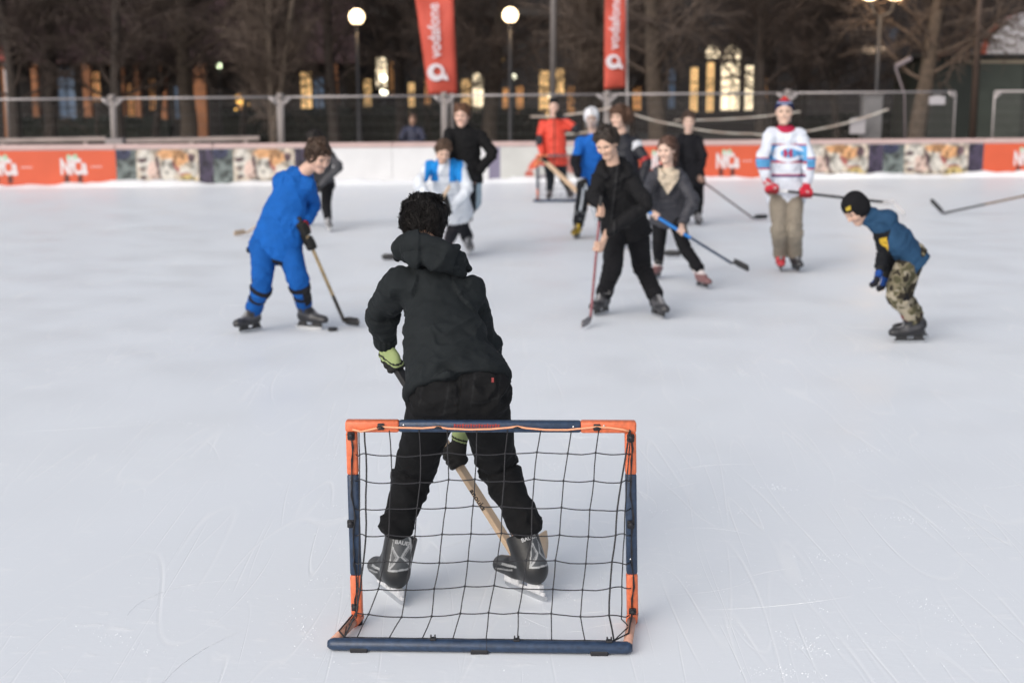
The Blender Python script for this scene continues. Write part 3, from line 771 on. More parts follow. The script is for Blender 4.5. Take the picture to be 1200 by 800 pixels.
    for i in range(8):
        for k in range(n): F.append((n * i + k, n * i + (k + 1) % n, n * i + n + (k + 1) % n, n * i + n + k))
    o = link_mesh('canopy', V, np.array(F), mts, root)
    o.data.polygons.foreach_set('material_index', np.array([1 if (k % 8) < 2 else 0 for i in range(8) for k in range(n)], dtype=np.int32))
    m = MB(); m.tube([A(cx, Y, -.03), A(cx, Y, z0 + 1.2)], .05, 8)
    for k in range(6): an = k * math.pi / 3; m.tube([A(cx + 1.6 * math.cos(an), Y + 1.6 * math.sin(an), -.03), A(cx + 1.6 * math.cos(an), Y + 1.6 * math.sin(an), z0)], .04, 8)
    m.build('poles', M_GALV, root, True)
    # leaning sign arm left of the thick trunk
    p = at(1060, 112, 31); q = at(1049, 78, 31); root = empty('sign_arm', (p[0], 31, 0), 'thin leaning pole with a pale flat head beside the thick trunk', 'pole')
    m = MB(); m.tube([A(p[0] + .1, 31, -.03), p, q], .022, 8); m.build('pole', mat('pale_pole', (.17, .14, .15), .6), root, True)
    m = MB(); m.bar(q, at(1068, 68, 31), .10, .09, bev=.02); m.build('head', mat('pale_pole'), root)
    # red wall sign at the left edge, tiny lights
    p = at(4, 64, 45); root = empty('red_sign', (p[0], 45, 0), 'small red sign on a post at the left edge', 'sign')
    m = MB(); m.box(p, (.62, .06, .50), None, .02); m.build('board', mat('sign_red', (.30, .05, .04), .6), root); m = MB(); m.tube([A(p[0], 45.05, -.03), p + A(0, .05, 0)], .04, 8); m.build('post', M_GALV, root, True)
    for px, py, Y, r, c, e, lab in ((257, 77, 44, .085, (.85, 1, .62), 5, 'small greenish white lamp on a thin post in the dark trees'), (320, 100, 44, .07, (.6, .75, .75), .7, 'faint white lamp behind the upright tree'),
                                   (602, 90, 44, .075, (1, .95, .7), 3, 'small white lamp right of the second globe lamp, low'), (449, 92, 46, .12, (1, .93, .7), 3, 'bright low lamp in front of the cafe windows, upper of two'), (450, 108, 46.5, .12, (1, .93, .7), 3, 'bright low lamp in front of the cafe windows, lower of two'),
                                   (586, 70, 46, .11, (1, .6, .2), .8, 'amber lamp below the second globe lamp'), (645, 112, 44, .08, (1, .8, .5), 4, 'small bright lamp just above the orange goalkeeper')):
        p = at(px, py, Y); root = empty('path_lamp', (p[0], p[1], -.03), lab, 'lamp', 'small lamps in the park')
        m = MB(); m.sphere(p, r, 12, 8); m.build('bulb', mat('bulb_%d' % px, c, .4, emit=e), root, True); m = MB(); m.tube([A(p[0], p[1], -.03), p - A(0, 0, r)], .02, 6); m.build('post', mat('lamp_post'), root, True)
    # string of golden lights
    root = empty('star_lights', (at(284, 120, 46)[0], 46, -.03), 'cluster of tiny golden lights on a dark pole', 'lights'); R = random.Random(3); m = MB(); m2 = MB()
    for i in range(26): m.sphere(at(284 + R.gauss(0, 4), 121 + R.gauss(0, 7), 46 + R.gauss(0, .1)), .028, 6, 4)
    m.build('bulbs', mat('gold_bulb', (1, .55, .12), .4, emit=1.6), root); q = at(284, 108, 46.1); m2.tube([A(q[0], 46.1, -.03), q], .04, 8); m2.build('pole', mat('lamp_post'), root, True)

def hedges():
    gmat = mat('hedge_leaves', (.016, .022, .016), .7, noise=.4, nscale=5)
    for x0, x1, Y, h, lab in ((262, 418, 43, 1.15, 'clipped dark hedge in front of the pavilion'), (424, 640, 44, 1.22, 'clipped dark hedge in front of the cafe'), (905, 1060, 43, 1.0, 'low dark hedge left of the green hut'), (20, 200, 46, .8, 'low dark hedge in front of the pillars painted lamplit orange')):
        a, b = at(x0, 130, Y)[0], at(x1, 130, Y)[0]; rs = np.random.RandomState(int(x0)); n = int((b - a) * 1500); 
        P = np.stack([a + (b - a) * rs.rand(n), Y + .9 * (rs.rand(n) - .5), rs.rand(n) ** .6 * h], -1)
        P[:, 2] *= .86 + .22 * vnoise(np.stack([P[:, 0] * 1.2, P[:, 1], P[:, 0] * 0], -1))
        d1 = rs.randn(n, 3); d1 /= np.linalg.norm(d1, axis=1, keepdims=True); d2 = np.cross(d1, rs.randn(n, 3)); d2 /= np.linalg.norm(d2, axis=1, keepdims=True)
        s = .05; V = np.stack([P - d1 * s, P + d2 * s * .6, P + d1 * s, P - d2 * s * .6], 1).reshape(-1, 3); F = np.arange(4 * n).reshape(-1, 4)
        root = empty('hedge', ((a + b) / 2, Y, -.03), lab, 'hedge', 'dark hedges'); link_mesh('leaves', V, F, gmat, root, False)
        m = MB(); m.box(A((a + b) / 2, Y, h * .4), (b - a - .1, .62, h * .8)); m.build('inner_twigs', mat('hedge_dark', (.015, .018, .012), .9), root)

def ice_marks():
    rs = np.random.RandomState(21); V = []; F = []
    def flake(p, s):
        d1 = nrm(rs.randn(3)) * s; d2 = nrm(np.cross(d1, rs.randn(3))) * s * .7; n = nrm(np.cross(d1, d2)) * s * .35; b = len(V)
        V.extend([p - d1, p + d2, p + d1, p - d2, p + n, p - n]); 
        for i in range(4): F.append((b + i, b + (i + 1) % 4, b + 4)); F.append((b + (i + 1) % 4, b + i, b + 5))
    spots = [(rs.uniform(60, 1180), rs.uniform(430, 798)) for _ in range(26)] + [(650, 560), (690, 600), (700, 530), (665, 690), (470, 700), (690, 690), (300, 392), (720, 375), (630, 700), (450, 705), (1060, 405)]
    for px, py in spots:
        c = gp(px, py); an = rs.uniform(0, 3.14); L = rs.uniform(.12, .6)
        for k in range(rs.randint(25, 80)):
            t = rs.randn() * L * .4; w = rs.randn() * .03; flake(A(c[0] + t * math.cos(an) - w * math.sin(an), c[1] + t * math.sin(an) + w * math.cos(an), .0008), rs.uniform(.0008, .0032))
    for k in range(1400): q = gp(rs.uniform(-100, 1300), rs.uniform(400, 830)); flake(A(q[0], q[1], .0006), rs.uniform(.0008, .0022))
    o = link_mesh('snow_crumbs', V, F, mat('snow'), smooth=False); tag(o, 'loose shaved snow scattered over the near ice', None, None, 'stuff')
    # shallow gouges with a raised burr
    V = []; F = []
    for k in range(60):
        px, py = (rs.uniform(-50, 1250), rs.uniform(330, 830)) if k > 22 else (rs.uniform(600, 740), rs.uniform(505, 740))
        c = gp(px, py); an = rs.choice([rs.normal(.15, .3), rs.uniform(0, 3.14)]); L = rs.uniform(.12, .9) if k > 22 else rs.uniform(.05, .25); cv = rs.uniform(-1, 1) * 1.6; n = 14; b = len(V); w0 = rs.uniform(.0006, .0015)
        for i in range(n + 1):
            t = (i / n - .5) * L; a2 = an + cv * t; p = A(c[0] + t * math.cos(a2), c[1] + t * math.sin(a2), 0); s = A(-math.sin(a2), math.cos(a2), 0); w = w0 * math.sin(math.pi * (i + .4) / (n + .8))
            V.extend([p - s * w + A(0, 0, .0004), p + A(0, 0, .0004 + w * .8), p + s * w + A(0, 0, .0004)])
        for i in range(n):
            for j in range(2): F.append((b + 3 * i + j, b + 3 * i + 3 + j, b + 3 * i + 4 + j, b + 3 * i + 1 + j))
    o = link_mesh('skate_burrs', V, F, mat('snow'), smooth=False); tag(o, 'fine raised skate cuts in the near ice', None, None, 'stuff')
build_ground(); ice_marks(); boards(); fence_panels(); lamps(); buildings(); trees(); hedges()
banner(531, 29.6, [(486, -4), (531, -4), (536, 110), (502, 111)], ((510, 68), (507, 4), 1.0), 'vodafone', 'wide red feather flag with white writing, left of the two', (528, 0))
banner(736, 30.4, [(709, -4), (732.5, -4), (733.5, 103), (707.5, 105)], ((719, 58), (721, -6), .86), 'vodafone', 'narrow red feather flag with white writing, right of the two', (734, 0))
# ------------------------------------------------------------------ people
M_SKIN = mat('skin', attr=True, rough=.55, noise=.06, nscale=30, bump=.15, bscale=400, bdist=.001)
M_EYE = mat('eye', attr=True, rough=.2)
M_CLOTH = mat('cloth', attr=True, rough=.85, noise=.10, nscale=14, bump=.35, bscale=700, bdist=.0015, spec=.18)
M_NYLON = mat('nylon', attr=True, rough=.55, noise=.08, nscale=12, bump=.25, bscale=60, bdist=.004, spec=.3)
M_BOOT = mat('boot', attr=True, rough=.42, noise=.08, nscale=40, bump=.2, bscale=150, bdist=.001)
M_STEEL = mat('steel', (.6, .61, .63), .25, 1.0, noise=.1)
M_PLASTIC_W = mat('white_plastic', (.62, .63, .65), .4, noise=.08)
M_PLASTIC_B = mat('black_plastic', (.02, .02, .022), .4, noise=.1)
M_HAIR = mat('hair', attr=True, rough=.55, noise=.35, nscale=60, bump=.5, bscale=120, bdist=.004, spec=.35)

def solve(px, py, Y0, hint, anchors, wt=.25, lo=-.75, hi=.75):
    """point on that pixel's ray whose distances to the anchors fit the bone lengths, near the depth hint"""
    best = None
    for dy in np.linspace(lo, hi, 121):
        p = at(px, py, Y0 + dy)
        e = sum((np.linalg.norm(p - a) - L) ** 2 for a, L in anchors) + wt * .05 * (dy - hint) ** 2
        if best is None or e < best[0]: best = (e, p)
    return best[1]

def head_frame(yaw, pitch=0, roll=0):
    y, p, r = math.radians(yaw), math.radians(pitch), math.radians(roll)
    f = A(math.cos(y) * math.cos(p), math.sin(y) * math.cos(p), -math.sin(p))
    rt = nrm(np.cross(f, A(0, 0, 1))); u = np.cross(rt, f)
    rt2 = rt * math.cos(r) + u * math.sin(r); u2 = u * math.cos(r) - rt * math.sin(r)
    return np.array([rt2, f, u2]).T        # columns: right, forward, up

def head_sdf(S, c, R, h):
    def T(x, y, z): return c + R @ (A(x, y, z) * h)
    S.ell(T(0, -.04, .12), A(.335, .41, .375) * h, R, .03)
    S.ell(T(0, .10, -.08), A(.275, .30, .34) * h, R, .03)
    S.rc(T(-.17, .02, -.26), T(-.05, .24, -.40), .10 * h, .095 * h, .03)
    S.rc(T(.17, .02, -.26), T(.05, .24, -.40), .10 * h, .095 * h, .03)
    S.rc(T(-.05, .27, -.41), T(.05, .27, -.41), .085 * h, .085 * h, .02)
    for x in (-1, 1):
        S.ell(T(x * .17, .26, -.10), A(.10, .10, .10) * h, R, .03)           # cheek
        S.rc(T(x * .24, .27, .12), T(x * .05, .355, .12), .035 * h, .035 * h, .02)   # brow
        S.ell(T(x * .145, .385, .045), A(.085, .06, .055) * h, R, .015, sub=True)
        S.ell(T(x * .345, -.02, -.02), A(.035, .085, .135) * h, R, .008)     # ear
        S.ell(T(x * .375, .0, -.01), A(.025, .045, .08) * h, R, .006, sub=True)
        S.ell(T(x * .045, .385, -.125), A(.04, .05, .035) * h, R, .008)       # nostril wing
    S.rc(T(0, .345, .07), T(0, .44, -.10), .03 * h, .05 * h, .012)
    S.rc(T(-.035, .335, -.225), T(.035, .335, -.225), .026 * h, .026 * h, .01)
    S.rc(T(-.04, .33, -.272), T(.04, .33, -.272), .030 * h, .030 * h, .01)
    S.ell(T(0, .40, -.248), A(.055, .045, .006) * h, R, .006, sub=True)

def head_colour(P, c, R, h, base, brow, mask=None):
    q = (P - c) @ R / h
    col = np.tile(np.array(base), (len(P), 1))
    x, y, z = q[:, 0], q[:, 1], q[:, 2]
    m = (np.abs(x) < .075) & (z < -.205) & (z > -.305) & (y > .28); col[m] = np.array(base) * A(.90, .78, .76)
    m = (np.abs(np.abs(x) - .15) < .105) & (np.abs(z - .135 + .35 * np.abs(np.abs(x) - .13)) < .022) & (y > .2); col[m] = np.array(base) * .45 + np.array(brow) * .55
    m = (np.abs(np.abs(x) - .18) < .08) & (np.abs(z + .09) < .08) & (y > .2); col[m] *= A(1.0, .96, .95)
    return col

def boot(parent, g, yaw, L=.29, lift=0.0, pitch=0.0, lean=(0, 0), col=(.02, .02, .02), paint=None, cuff=None, holder=M_PLASTIC_B, v=.005, shaft_h=.27, shaft_to=None, blade=True, name='skate', fat=1.0):
    """skate with its contact point on the ice at g, toe towards yaw"""
    y = math.radians(yaw); f = A(math.cos(y), math.sin(y), 0); r = np.cross(f, A(0, 0, 1)); u = A(0, 0, 1)
    p = math.radians(pitch); f2 = f * math.cos(p) - u * math.sin(p); u2 = f * math.sin(p) + u * math.cos(p)
    R = np.array([r, f2, u2]).T; s = L / .29; g = np.asarray(g, float) + A(0, 0, lift)
    def T(x, yy, z): return g + R @ (A(x, yy, z) * s)
    S = SDF()
    S.rc(T(0, -.03, .11), T(0, .07, .10), .050 * s, .046 * s, .02, R[:, 0], .82)
    S.rc(T(0, .07, .10), T(0, .175, .088), .046 * s, .038 * s, .03, R[:, 0], 1.05)
    top = shaft_to if shaft_to is not None else T(0, -.03, shaft_h)
    a0 = T(0, -.015, .13); d = nrm(top - a0); top = a0 + d * (shaft_h - .13) * s
    S.rc(a0, top, .052 * s * fat, .058 * s * fat, .03, R[:, 0], .86 if fat == 1 else .95)
    S.rc(T(0, .05, .15), a0 * .35 + top * .65 + R[:, 1] * .035, .035 * s, .033 * s, .03)
    S.cut(T(0, 0, .062), -u2, .006); S.cut(top, d, .012)
    S.rc(top - d * .1, top + d * .1, .040 * s, .043 * s, .006, sub=True)
    P, Q = S.mesh(v)
    q = (P - g) @ R / s
    c = np.tile(np.array(col, float), (len(P), 1))
    if paint is None:
        lum = float(np.mean(col)); hi_c = np.array(col) * (.45 if lum > .2 else 2.0) + (.0 if lum > .2 else .02)
        x_, y_, z_ = q[:, 0], q[:, 1], q[:, 2]
        c[(z_ > .10 + .35 * np.abs(y_ - .06)) & (z_ < .135 + .35 * np.abs(y_ - .06)) & (np.abs(x_) > .02) & (y_ < .15)] = hi_c
        c[(y_ > .035) & (np.abs(x_) < .018) & (z_ > .12)] = A(.22, .22, .23) if lum < .2 else A(.1, .1, .1); c[(z_ > .235)] = hi_c * .7; c[(y_ > .15) & (z_ > .085)] = hi_c * .6
    if paint: c = paint(q, c)
    # tongue, laces and sole line belong to the boot's own pattern
    w = (q[:, 2] < .078); c[w] = np.array(col) * .5 + .01
    b = link_mesh(name, P, Q, M_BOOT, parent, col=c)
    S2 = SDF(); S2.rc(T(0, .045, .17), top + R[:, 1] * .055 + d * .045 * s, .016, .020, .01, R[:, 1], .45)
    Pt, Qt = S2.mesh(v); link_mesh('tongue', Pt, Qt, M_BOOT, b, col=np.tile(A(.05, .05, .055) if cuff is None else np.array(cuff) * .6, (len(Pt), 1)))
    lc = MB()
    for i in range(5):
        yy = .055 + .022 * i; zz = .165 - .0125 * i - .004 * i * i * .6
        lc.tube([T(-.03, yy, zz - .010), T(0, yy + .006, zz + .006), T(.03, yy, zz - .010)], .0028 * s, 5)
    lc.build('laces', M_PLASTIC_W, b, True)
    if cuff is not None:
        S3 = SDF(); S3.rc(top - d * .012, top + d * .012, .060 * s, .062 * s, .01, R[:, 0], .9)
        Pc, Qc = S3.mesh(v); Pc = Pc + vnormals(Pc, Qc) * ((fbm(Pc * 60, 2) - .5) * .012)[:, None]
        link_mesh('cuff', Pc, Qc, M_CLOTH, b, col=np.tile(np.array(cuff), (len(Pc), 1)))
    if blade:
        h = MB()
        h.box(T(0, -.035, .048), (.030 * s, .075 * s, .034 * s), R, .006); h.box(T(0, .105, .046), (.028 * s, .09 * s, .036 * s), R, .006)
        h.box(T(0, .035, .030), (.012 * s, .25 * s, .016 * s), R, .004)
        h.build('blade_holder', holder, b)
        k = MB(); V = []; n = 14
        for i in range(n + 1):
            t = -.105 + .26 * i / n; e = abs(2 * i / n - 1) ** 6 * .012
            V += [T(-.0018, t, e), T(.0018, t, e), T(.0018, t, .026), T(-.0018, t, .026)]
        F = []
        for i in range(n):
            for j in range(4):
                j2 = (j + 1) % 4; F.append((4 * i + j, 4 * i + j2, 4 * i + 4 + j2, 4 * i + 4 + j))
        F += [(3, 2, 1, 0), (4 * n, 4 * n + 1, 4 * n + 2, 4 * n + 3)]
        k.add(V, F); k.build('runner', M_STEEL, b)
    return b, T(0, -.015, .13), top

def grip_hand(S, w, g, s, sc=1.0, fat=0.0, k=.006):
    """hand from wrist w closed round a stick at g running along s"""
    s = nrm(s); a = g - w; a = nrm(a - s * (a @ s)); n = np.cross(s, a)
    if n[2] < 0 and abs(n[2]) > .3: n = -n
    def T(i, x, z): return g + (s * i + a * x + n * z) * sc
    pc = T(0, -.034, .014)
    S.rc(w, pc, .026 * sc + fat, .033 * sc + fat, .015, n, .62)
    S.rc(T(-.030, -.030, .018), T(.030, -.030, .018), (.017 * sc + fat), (.016 * sc + fat), .01)
    ln = [.92, 1.0, .96, .8]
    for j in range(4):
        o = (j - 1.5) * (.0205 + fat * .7); m = ln[j]; r = .0088 * sc + fat
        S.rc(T(o, -.030, .020), T(o, .004, .031 * m + .003), r * 1.05, r, k)
        S.rc(T(o, .004, .031 * m + .003), T(o, .030 * m, .010), r, r * .95, k * .5)
        S.rc(T(o, .030 * m, .010), T(o, .016, -.020 * m), r * .95, r * .85, k * .5)
    r = .0105 * sc + fat
    S.rc(T(-.036, -.036, .004), T(-.040, -.016, -.018), r * 1.2, r, .01); S.rc(T(-.040, -.016, -.018), T(-.026, .014, -.026), r, r * .85, .005)

def open_hand(S, w, d, palm_n, sc=1.0, fat=0.0):
    """relaxed hand from wrist w along d, palm facing palm_n"""
    d = nrm(d); n = nrm(palm_n - d * (np.asarray(palm_n) @ d)); s = np.cross(d, n)
    def T(i, x, z): return w + (s * i + d * x + n * z) * sc
    S.rc(w, T(0, .02, 0), .026 * sc + fat, .028 * sc + fat, .015, n, .65)
    for j in range(4): S.rc(T((j - 1.5) * .012, .02, 0), T((j - 1.5) * .021, .082, 0), .014 * sc + fat, .0115 * sc + fat, .012)
    ln = [.85, 1.0, .95, .75]
    for j in range(4):
        o = (j - 1.5) * (.021 + fat * .6); m = ln[j]; r = .0085 * sc + fat
        S.rc(T(o, .084, 0), T(o * 1.1, .084 + .040 * m, .012), r * 1.05, r, .005); S.rc(T(o * 1.1, .084 + .040 * m, .012), T(o * 1.05, .084 + .062 * m, .034), r, r * .85, .004)
    r = .0105 * sc + fat
    S.rc(T(-.026, .022, .006), T(-.050, .055, .016), r * 1.25, r, .01); S.rc(T(-.050, .055, .016), T(-.052, .082, .026), r, r * .85, .005)

def hair_mesh(parent, c, R, h, col, v, vol=.04, length=.25, curl=.03, seed=0, fringe=.26, strands=900, name='hair', extra=None, sl=.045, dirn=None, mess=1.5):
    """cap of hair: thicker on the crown, cut back from the face, with strands that break its outline"""
    S = SDF()
    def T(x, y, z): return c + R @ (A(x, y, z) * h)
    S.ell(T(0, -.10, .155), A(.350 + vol * .8, .425 + vol * .8, .385 + vol) * h, R, .02)
    S.ell(T(0, -.19, -.02), A(.335 + vol * .8, .30 + vol, .33) * h, R, .03)
    rt_ = random.Random(seed * 7 + 1)
    for k in range(16):
        an = rt_.uniform(0, 6.28); el = rt_.uniform(.25, 1.35); rr_ = .40 + vol
        S.rc(T(rr_ * .9 * math.cos(el) * math.cos(an), -.10 + rr_ * math.cos(el) * math.sin(an), .16 + rr_ * math.sin(el) * .95), T(rr_ * .9 * math.cos(el) * math.cos(an + .35), -.10 + rr_ * math.cos(el) * math.sin(an + .35), .15 + rr_ * math.sin(el) * .95), (.06 + curl * .8) * h, .04 * h, .012)
    if extra: extra(S, T)
    S.ell(T(0, .48, -.14), A(.36, .40, fringe + .22) * h, R, .02, sub=True)
    for x in (-1, 1): S.ell(T(x * .44, .05, -.10), A(.13, .15, .17) * h, R, .015, sub=True)
    if length < .4: S.cut(T(0, -.1, -length), -R[:, 2] - R[:, 1] * .15, .015)
    P, Q = S.mesh(v); N = vnormals(P, Q)
    fr = 1 / max(curl * 2.2, .012)
    n = fbm(P * fr + seed * 3, 2); n = 1 - np.abs(2 * n - 1) * 1.5
    P2 = P + N * ((n - .35) * curl * .55)[:, None]
    base = np.tile(np.array(col), (len(P), 1)) * (.75 + .5 * n)[:, None]
    o = link_mesh(name, P2, Q, M_HAIR, parent, col=base)
    if strands:
        rs = np.random.RandomState(seed + 5); idx = rs.randint(0, len(P), strands); V = []; F = []; cc = []
        for i in idx:
            p = P2[i]; nn = N[i]
            w = np.array([vnoise(p[None] * 30 + 9 * k)[0] - .5 for k in range(3)])
            fl = nrm((R[:, 2] * -.8 + R[:, 1] * (-.4) if dirn is None else np.asarray(dirn)) + w * mess + nn * .2); fl = nrm(fl - nn * (fl @ nn) * .75)
            L = sl * (0.5 + rs.rand()); sd = np.cross(fl, nn) * .0016
            b0 = len(V)
            for t in (0, .35, .7, 1):
                q = p - nn * .002 + fl * L * t + nn * L * (.22 * math.sin(t * 2.6)) + np.cross(fl, nn) * L * w[0] * t * t * 1.8
                k = (1 - t * .85)
                V += [q - sd * k, q + sd * k, q + nn * .002 * k]
                cc += [np.array(col) * (.7 + .7 * rs.rand())] * 3
            for k in range(3):
                for j in range(3):
                    j2 = (j + 1) % 3; F.append((b0 + 3 * k + j, b0 + 3 * k + j2, b0 + 3 * k + 3 + j2, b0 + 3 * k + 3 + j))
        st = link_mesh('strands', V, np.array(F), M_HAIR, o, col=np.array(cc))
    return o

SKATERS = {}
def person(key, label, feet, hips, knees, sh, el, wr, head, H=1.7, name='person', yaw=270, pitch=0, roll=0, dys=(0, 0, 0, 0, 0), skin=(.50, .31, .23), brow=(.03, .02, .015),
           hh=None, width=1.0, top=None, pants=None, hands=None, group=None, Y0=None, back=None, kd=(0, 0), ed=(0, 0), v=None, boots=None, cat='person', eyes=True):
    """feet/hips/...: pixel pairs (image-left, image-right); dys: depth offsets of pelvis, shoulder a, shoulder b, wrist a, wrist b; head: (px, py, dy)"""
    g = [gp(*f[:2]) if len(f) < 5 else at(f[0], f[1], f[4]) for f in feet]
    if Y0 is None: Y0 = (g[0][1] + g[1][1]) / 2
    v = v or max(.004, Y0 / 1667 * .75)
    root = empty(name, (float((g[0][0] + g[1][0]) / 2), float(Y0), 0), label, cat, group)
    hp = [at(*hips[i], Y0 + dys[0]) for i in (0, 1)]
    sd = [at(*sh[i], Y0 + dys[1 + i]) for i in (0, 1)]
    shx = nrm(sd[1] - sd[0]); cst0 = (sd[0] + sd[1]) / 2; spd = nrm(cst0 - (hp[0] + hp[1]) / 2)
    sd = [sd[i] - spd * .045 * H / 1.7 + shx * (.022 if i == 0 else -.022) * H / 1.7 for i in (0, 1)]
    J = dict(hip=hp, sh=sd, foot=g, Y0=Y0, root=root, H=H, v=v)
    ank = [g[i] + A(0, 0, .13 + (feet[i][3] if len(feet[i]) > 3 else 0)) for i in (0, 1)]
    kn = [solve(*knees[i], Y0, kd[i], [(hp[i], .245 * H), (ank[i], .235 * H)]) for i in (0, 1)]
    wrp = [at(*wr[i], Y0 + dys[3 + i]) for i in (0, 1)]
    elp = [solve(*el[i], Y0, ed[i], [(sd[i], .165 * H), (wrp[i], .145 * H)]) for i in (0, 1)]
    hc = at(head[0], head[1], Y0 + head[2]); hh = hh or .132 * H
    R = head_frame(yaw, pitch, roll)
    J.update(ank=ank, kn=kn, wr=wrp, el=elp, hc=hc, R=R, hh=hh)
    pel = (hp[0] + hp[1]) / 2; cst = (sd[0] + sd[1]) / 2 + spd * .02 * H / 1.7
    spine = nrm(cst - pel); shv = nrm(sd[1] - sd[0]); front = nrm(np.cross(shv, spine)); J.update(pel=pel, cst=cst, spine=spine, front=front, shv=shv)
    nk0 = cst + spine * .0; nk1 = hc + R @ (A(0, -.12, -.30) * hh)
    J.update(nk0=nk0, nk1=nk1)
    print('PERSON', key, 'Y0 %.2f' % Y0, 'torso %.2f' % np.linalg.norm(cst - pel), 'shw %.2f' % np.linalg.norm(sd[0] - sd[1]),
          'thigh', ['%.2f' % np.linalg.norm(kn[i] - hp[i]) for i in (0, 1)], 'shin', ['%.2f' % np.linalg.norm(kn[i] - ank[i]) for i in (0, 1)],
          'uarm', ['%.2f' % np.linalg.norm(elp[i] - sd[i]) for i in (0, 1)], 'farm', ['%.2f' % np.linalg.norm(elp[i] - wrp[i]) for i in (0, 1)],
          'neck %.2f' % np.linalg.norm(nk1 - cst), 'want', '%.2f %.2f %.2f' % (.245 * H, .165 * H, .145 * H))
    w = H / 1.7 * width
    # the body: one continuous surface under the clothes
    B = SDF(); mid = pel * .5 + cst * .5 - front * 0
    B.chain([pel, mid, cst - spine * .09], [.09 * w, .088 * w, .095 * w], .03, front, .62)
    for i in (0, 1):
        B.rc(hp[i], kn[i], .055 * w, .040 * w, .03); B.rc(kn[i], kn[i] * .65 + ank[i] * .35, .038 * w, .038 * w, .02); B.rc(kn[i] * .65 + ank[i] * .35, ank[i], .038 * w, .028 * w, .02)
        B.rc(cst - spine * .06, sd[i] - spine * .015, .045 * w, .034 * w, .03); B.rc(sd[i] - spine * .015, elp[i], .034 * w, .030 * w, .02); B.rc(elp[i], wrp[i], .030 * w, .023 * w, .02)
    B.rc(nk0, nk1, .058 * w, .052 * w, .03)
    head_sdf(B, hc, R, hh)
    J['bare'] = []
    for i in (0, 1):
        hd = hands[i] if hands else None
        if hd and hd.get('bare'):
            if 'grip' in hd: grip_hand(B, wrp[i], np.asarray(hd['grip']), np.asarray(hd['dir']), w, 0)
            else: open_hand(B, wrp[i], wrp[i] - elp[i] if 'd' not in hd else hd['d'], -front if 'n' not in hd else hd['n'], w)
    P, Q = B.mesh(max(.0045, v * .8))
    col = head_colour(P, hc, R, hh, skin, brow)
    far = np.linalg.norm(P - hc, axis=1) > hh * .9; col[far] = skin
    body = link_mesh('body', P, Q, M_SKIN, root, col=col)
    if eyes:
        for x in (-1, 1):
            e = MB(); ec = hc + R @ (A(x * .148, .305, .045) * hh); e.sphere(ec, .054 * hh, 12, 10)
            vv = np.concatenate(e.v); q = (vv - ec) @ R / (.062 * hh); cc = np.tile(A(.34, .28, .25), (len(vv), 1))
            cc[(q[:, 1] > .62)] = A(.03, .02, .014)
            link_mesh('eye', vv, e.f, M_EYE, root, col=cc)
    J['body'] = body
    SKATERS[key] = J
    return J

def glove(J, i, g=None, s=None, col=(.02, .02, .02), paint=None, fat=.006, cuff=.05, d=None, n=None, mt=None, sc=None):
    w = (J['H'] / 1.7) if sc is None else sc
    wr, el = J['wr'][i], J['el'][i]; S = SDF()
    if g is not None: grip_hand(S, wr, np.asarray(g, float), np.asarray(s, float), w, fat)
    else: open_hand(S, wr, (wr - el) if d is None else d, -J['front'] if n is None else n, w, fat)
    a = nrm(wr - el); S.rc(wr - a * cuff, wr + a * .01, .040 * w, .034 * w, .012)
    v = max(.003, J['v'] * .7)
    P, Q = S.mesh(v); c = np.tile(np.array(col, float), (len(P), 1))
    if paint: c = paint(P, c, wr, a)
    return link_mesh('glove', P, Q, mt or M_CLOTH, J['root'], col=c)

def torso_top(J, col, t=.022, loose=1.0, hem=.10, sleeve=.0, amp=.008, paint=None, mt=None, name='jacket', v=None, hood=None, collar=None, band=True, seed=1, custom=None, hi=26, wst=1.0, sleeves=(1, 1), midk=.85):
    """upper garment: chest, waist to below the hips by hem, sleeves to the wrists"""
    t = t * .62; w = J['H'] / 1.7; pel, cst, sp_, fr = J['pel'], J['cst'], J['spine'], J['front']; sh, el, wr = J['sh'], J['el'], J['wr']; v = v or J['v']
    S = SDF(); sw = np.linalg.norm(sh[1] - sh[0]) * .5; down = nrm(pel - (cst * .5 + pel * .5))
    hw = max(np.linalg.norm(J['hip'][1] - J['hip'][0]) * .5 + .082 * w, .12 * w)
    bot = pel + down * hem
    ra = min(hw, .19 * w) * wst + t * .6; rm = .125 * w * loose + t; rc_ = min(sw * .86, .175 * w) + t * .5
    mid = (pel + cst) / 2
    S.chain([bot + down * .03, pel, mid, cst - sp_ * .085 * w], [ra * 1.02, ra, max(rm, ra * midk), rc_], .03, fr, .68)
    for i in (0, 1):
        S.rc(cst - sp_ * .05 * w, sh[i] - sp_ * .01, .085 * w + t * .4, .058 * w + t * .5, .04)
        if sleeves[i]:
            e = nrm(wr[i] - el[i]); end = wr[i] + e * (sleeve - .018)
            S.chain([sh[i], (sh[i] + el[i]) / 2, el[i], (el[i] + end) / 2, end], [.052 * w + t * .5, .046 * w + t * .5, .041 * w + t * .5, .037 * w + t * .5, .030 * w + t * .4], .025)
    S.cut(bot, down, .008)
    nk = J['nk1'] * .35 + J['nk0'] * .65; nd = nrm(J['nk1'] - J['nk0'])
    S.rc(J['nk0'], nk, .075 * w, .066 * w, .03)
    if hood: hood(S)
    if custom: custom(S)
    S.rc(nk - nd * .02, nk + nd * .12, .056 * w, .062 * w, .008, sub=True)
    P, Q = S.mesh(v)
    segs = [(cst, mid, .8), (mid, bot, 1.1)]
    for i in (0, 1): segs += [(sh[i], el[i], 1.0), (el[i], wr[i], 1.2)]
    P2 = wrinkle(P, Q, segs, amp, seed, hi=hi)
    c = np.tile(np.array(col, float), (len(P), 1))
    if paint: c = paint(P, c)
    return link_mesh(name, P2, Q, mt or M_CLOTH, J['root'], col=c)

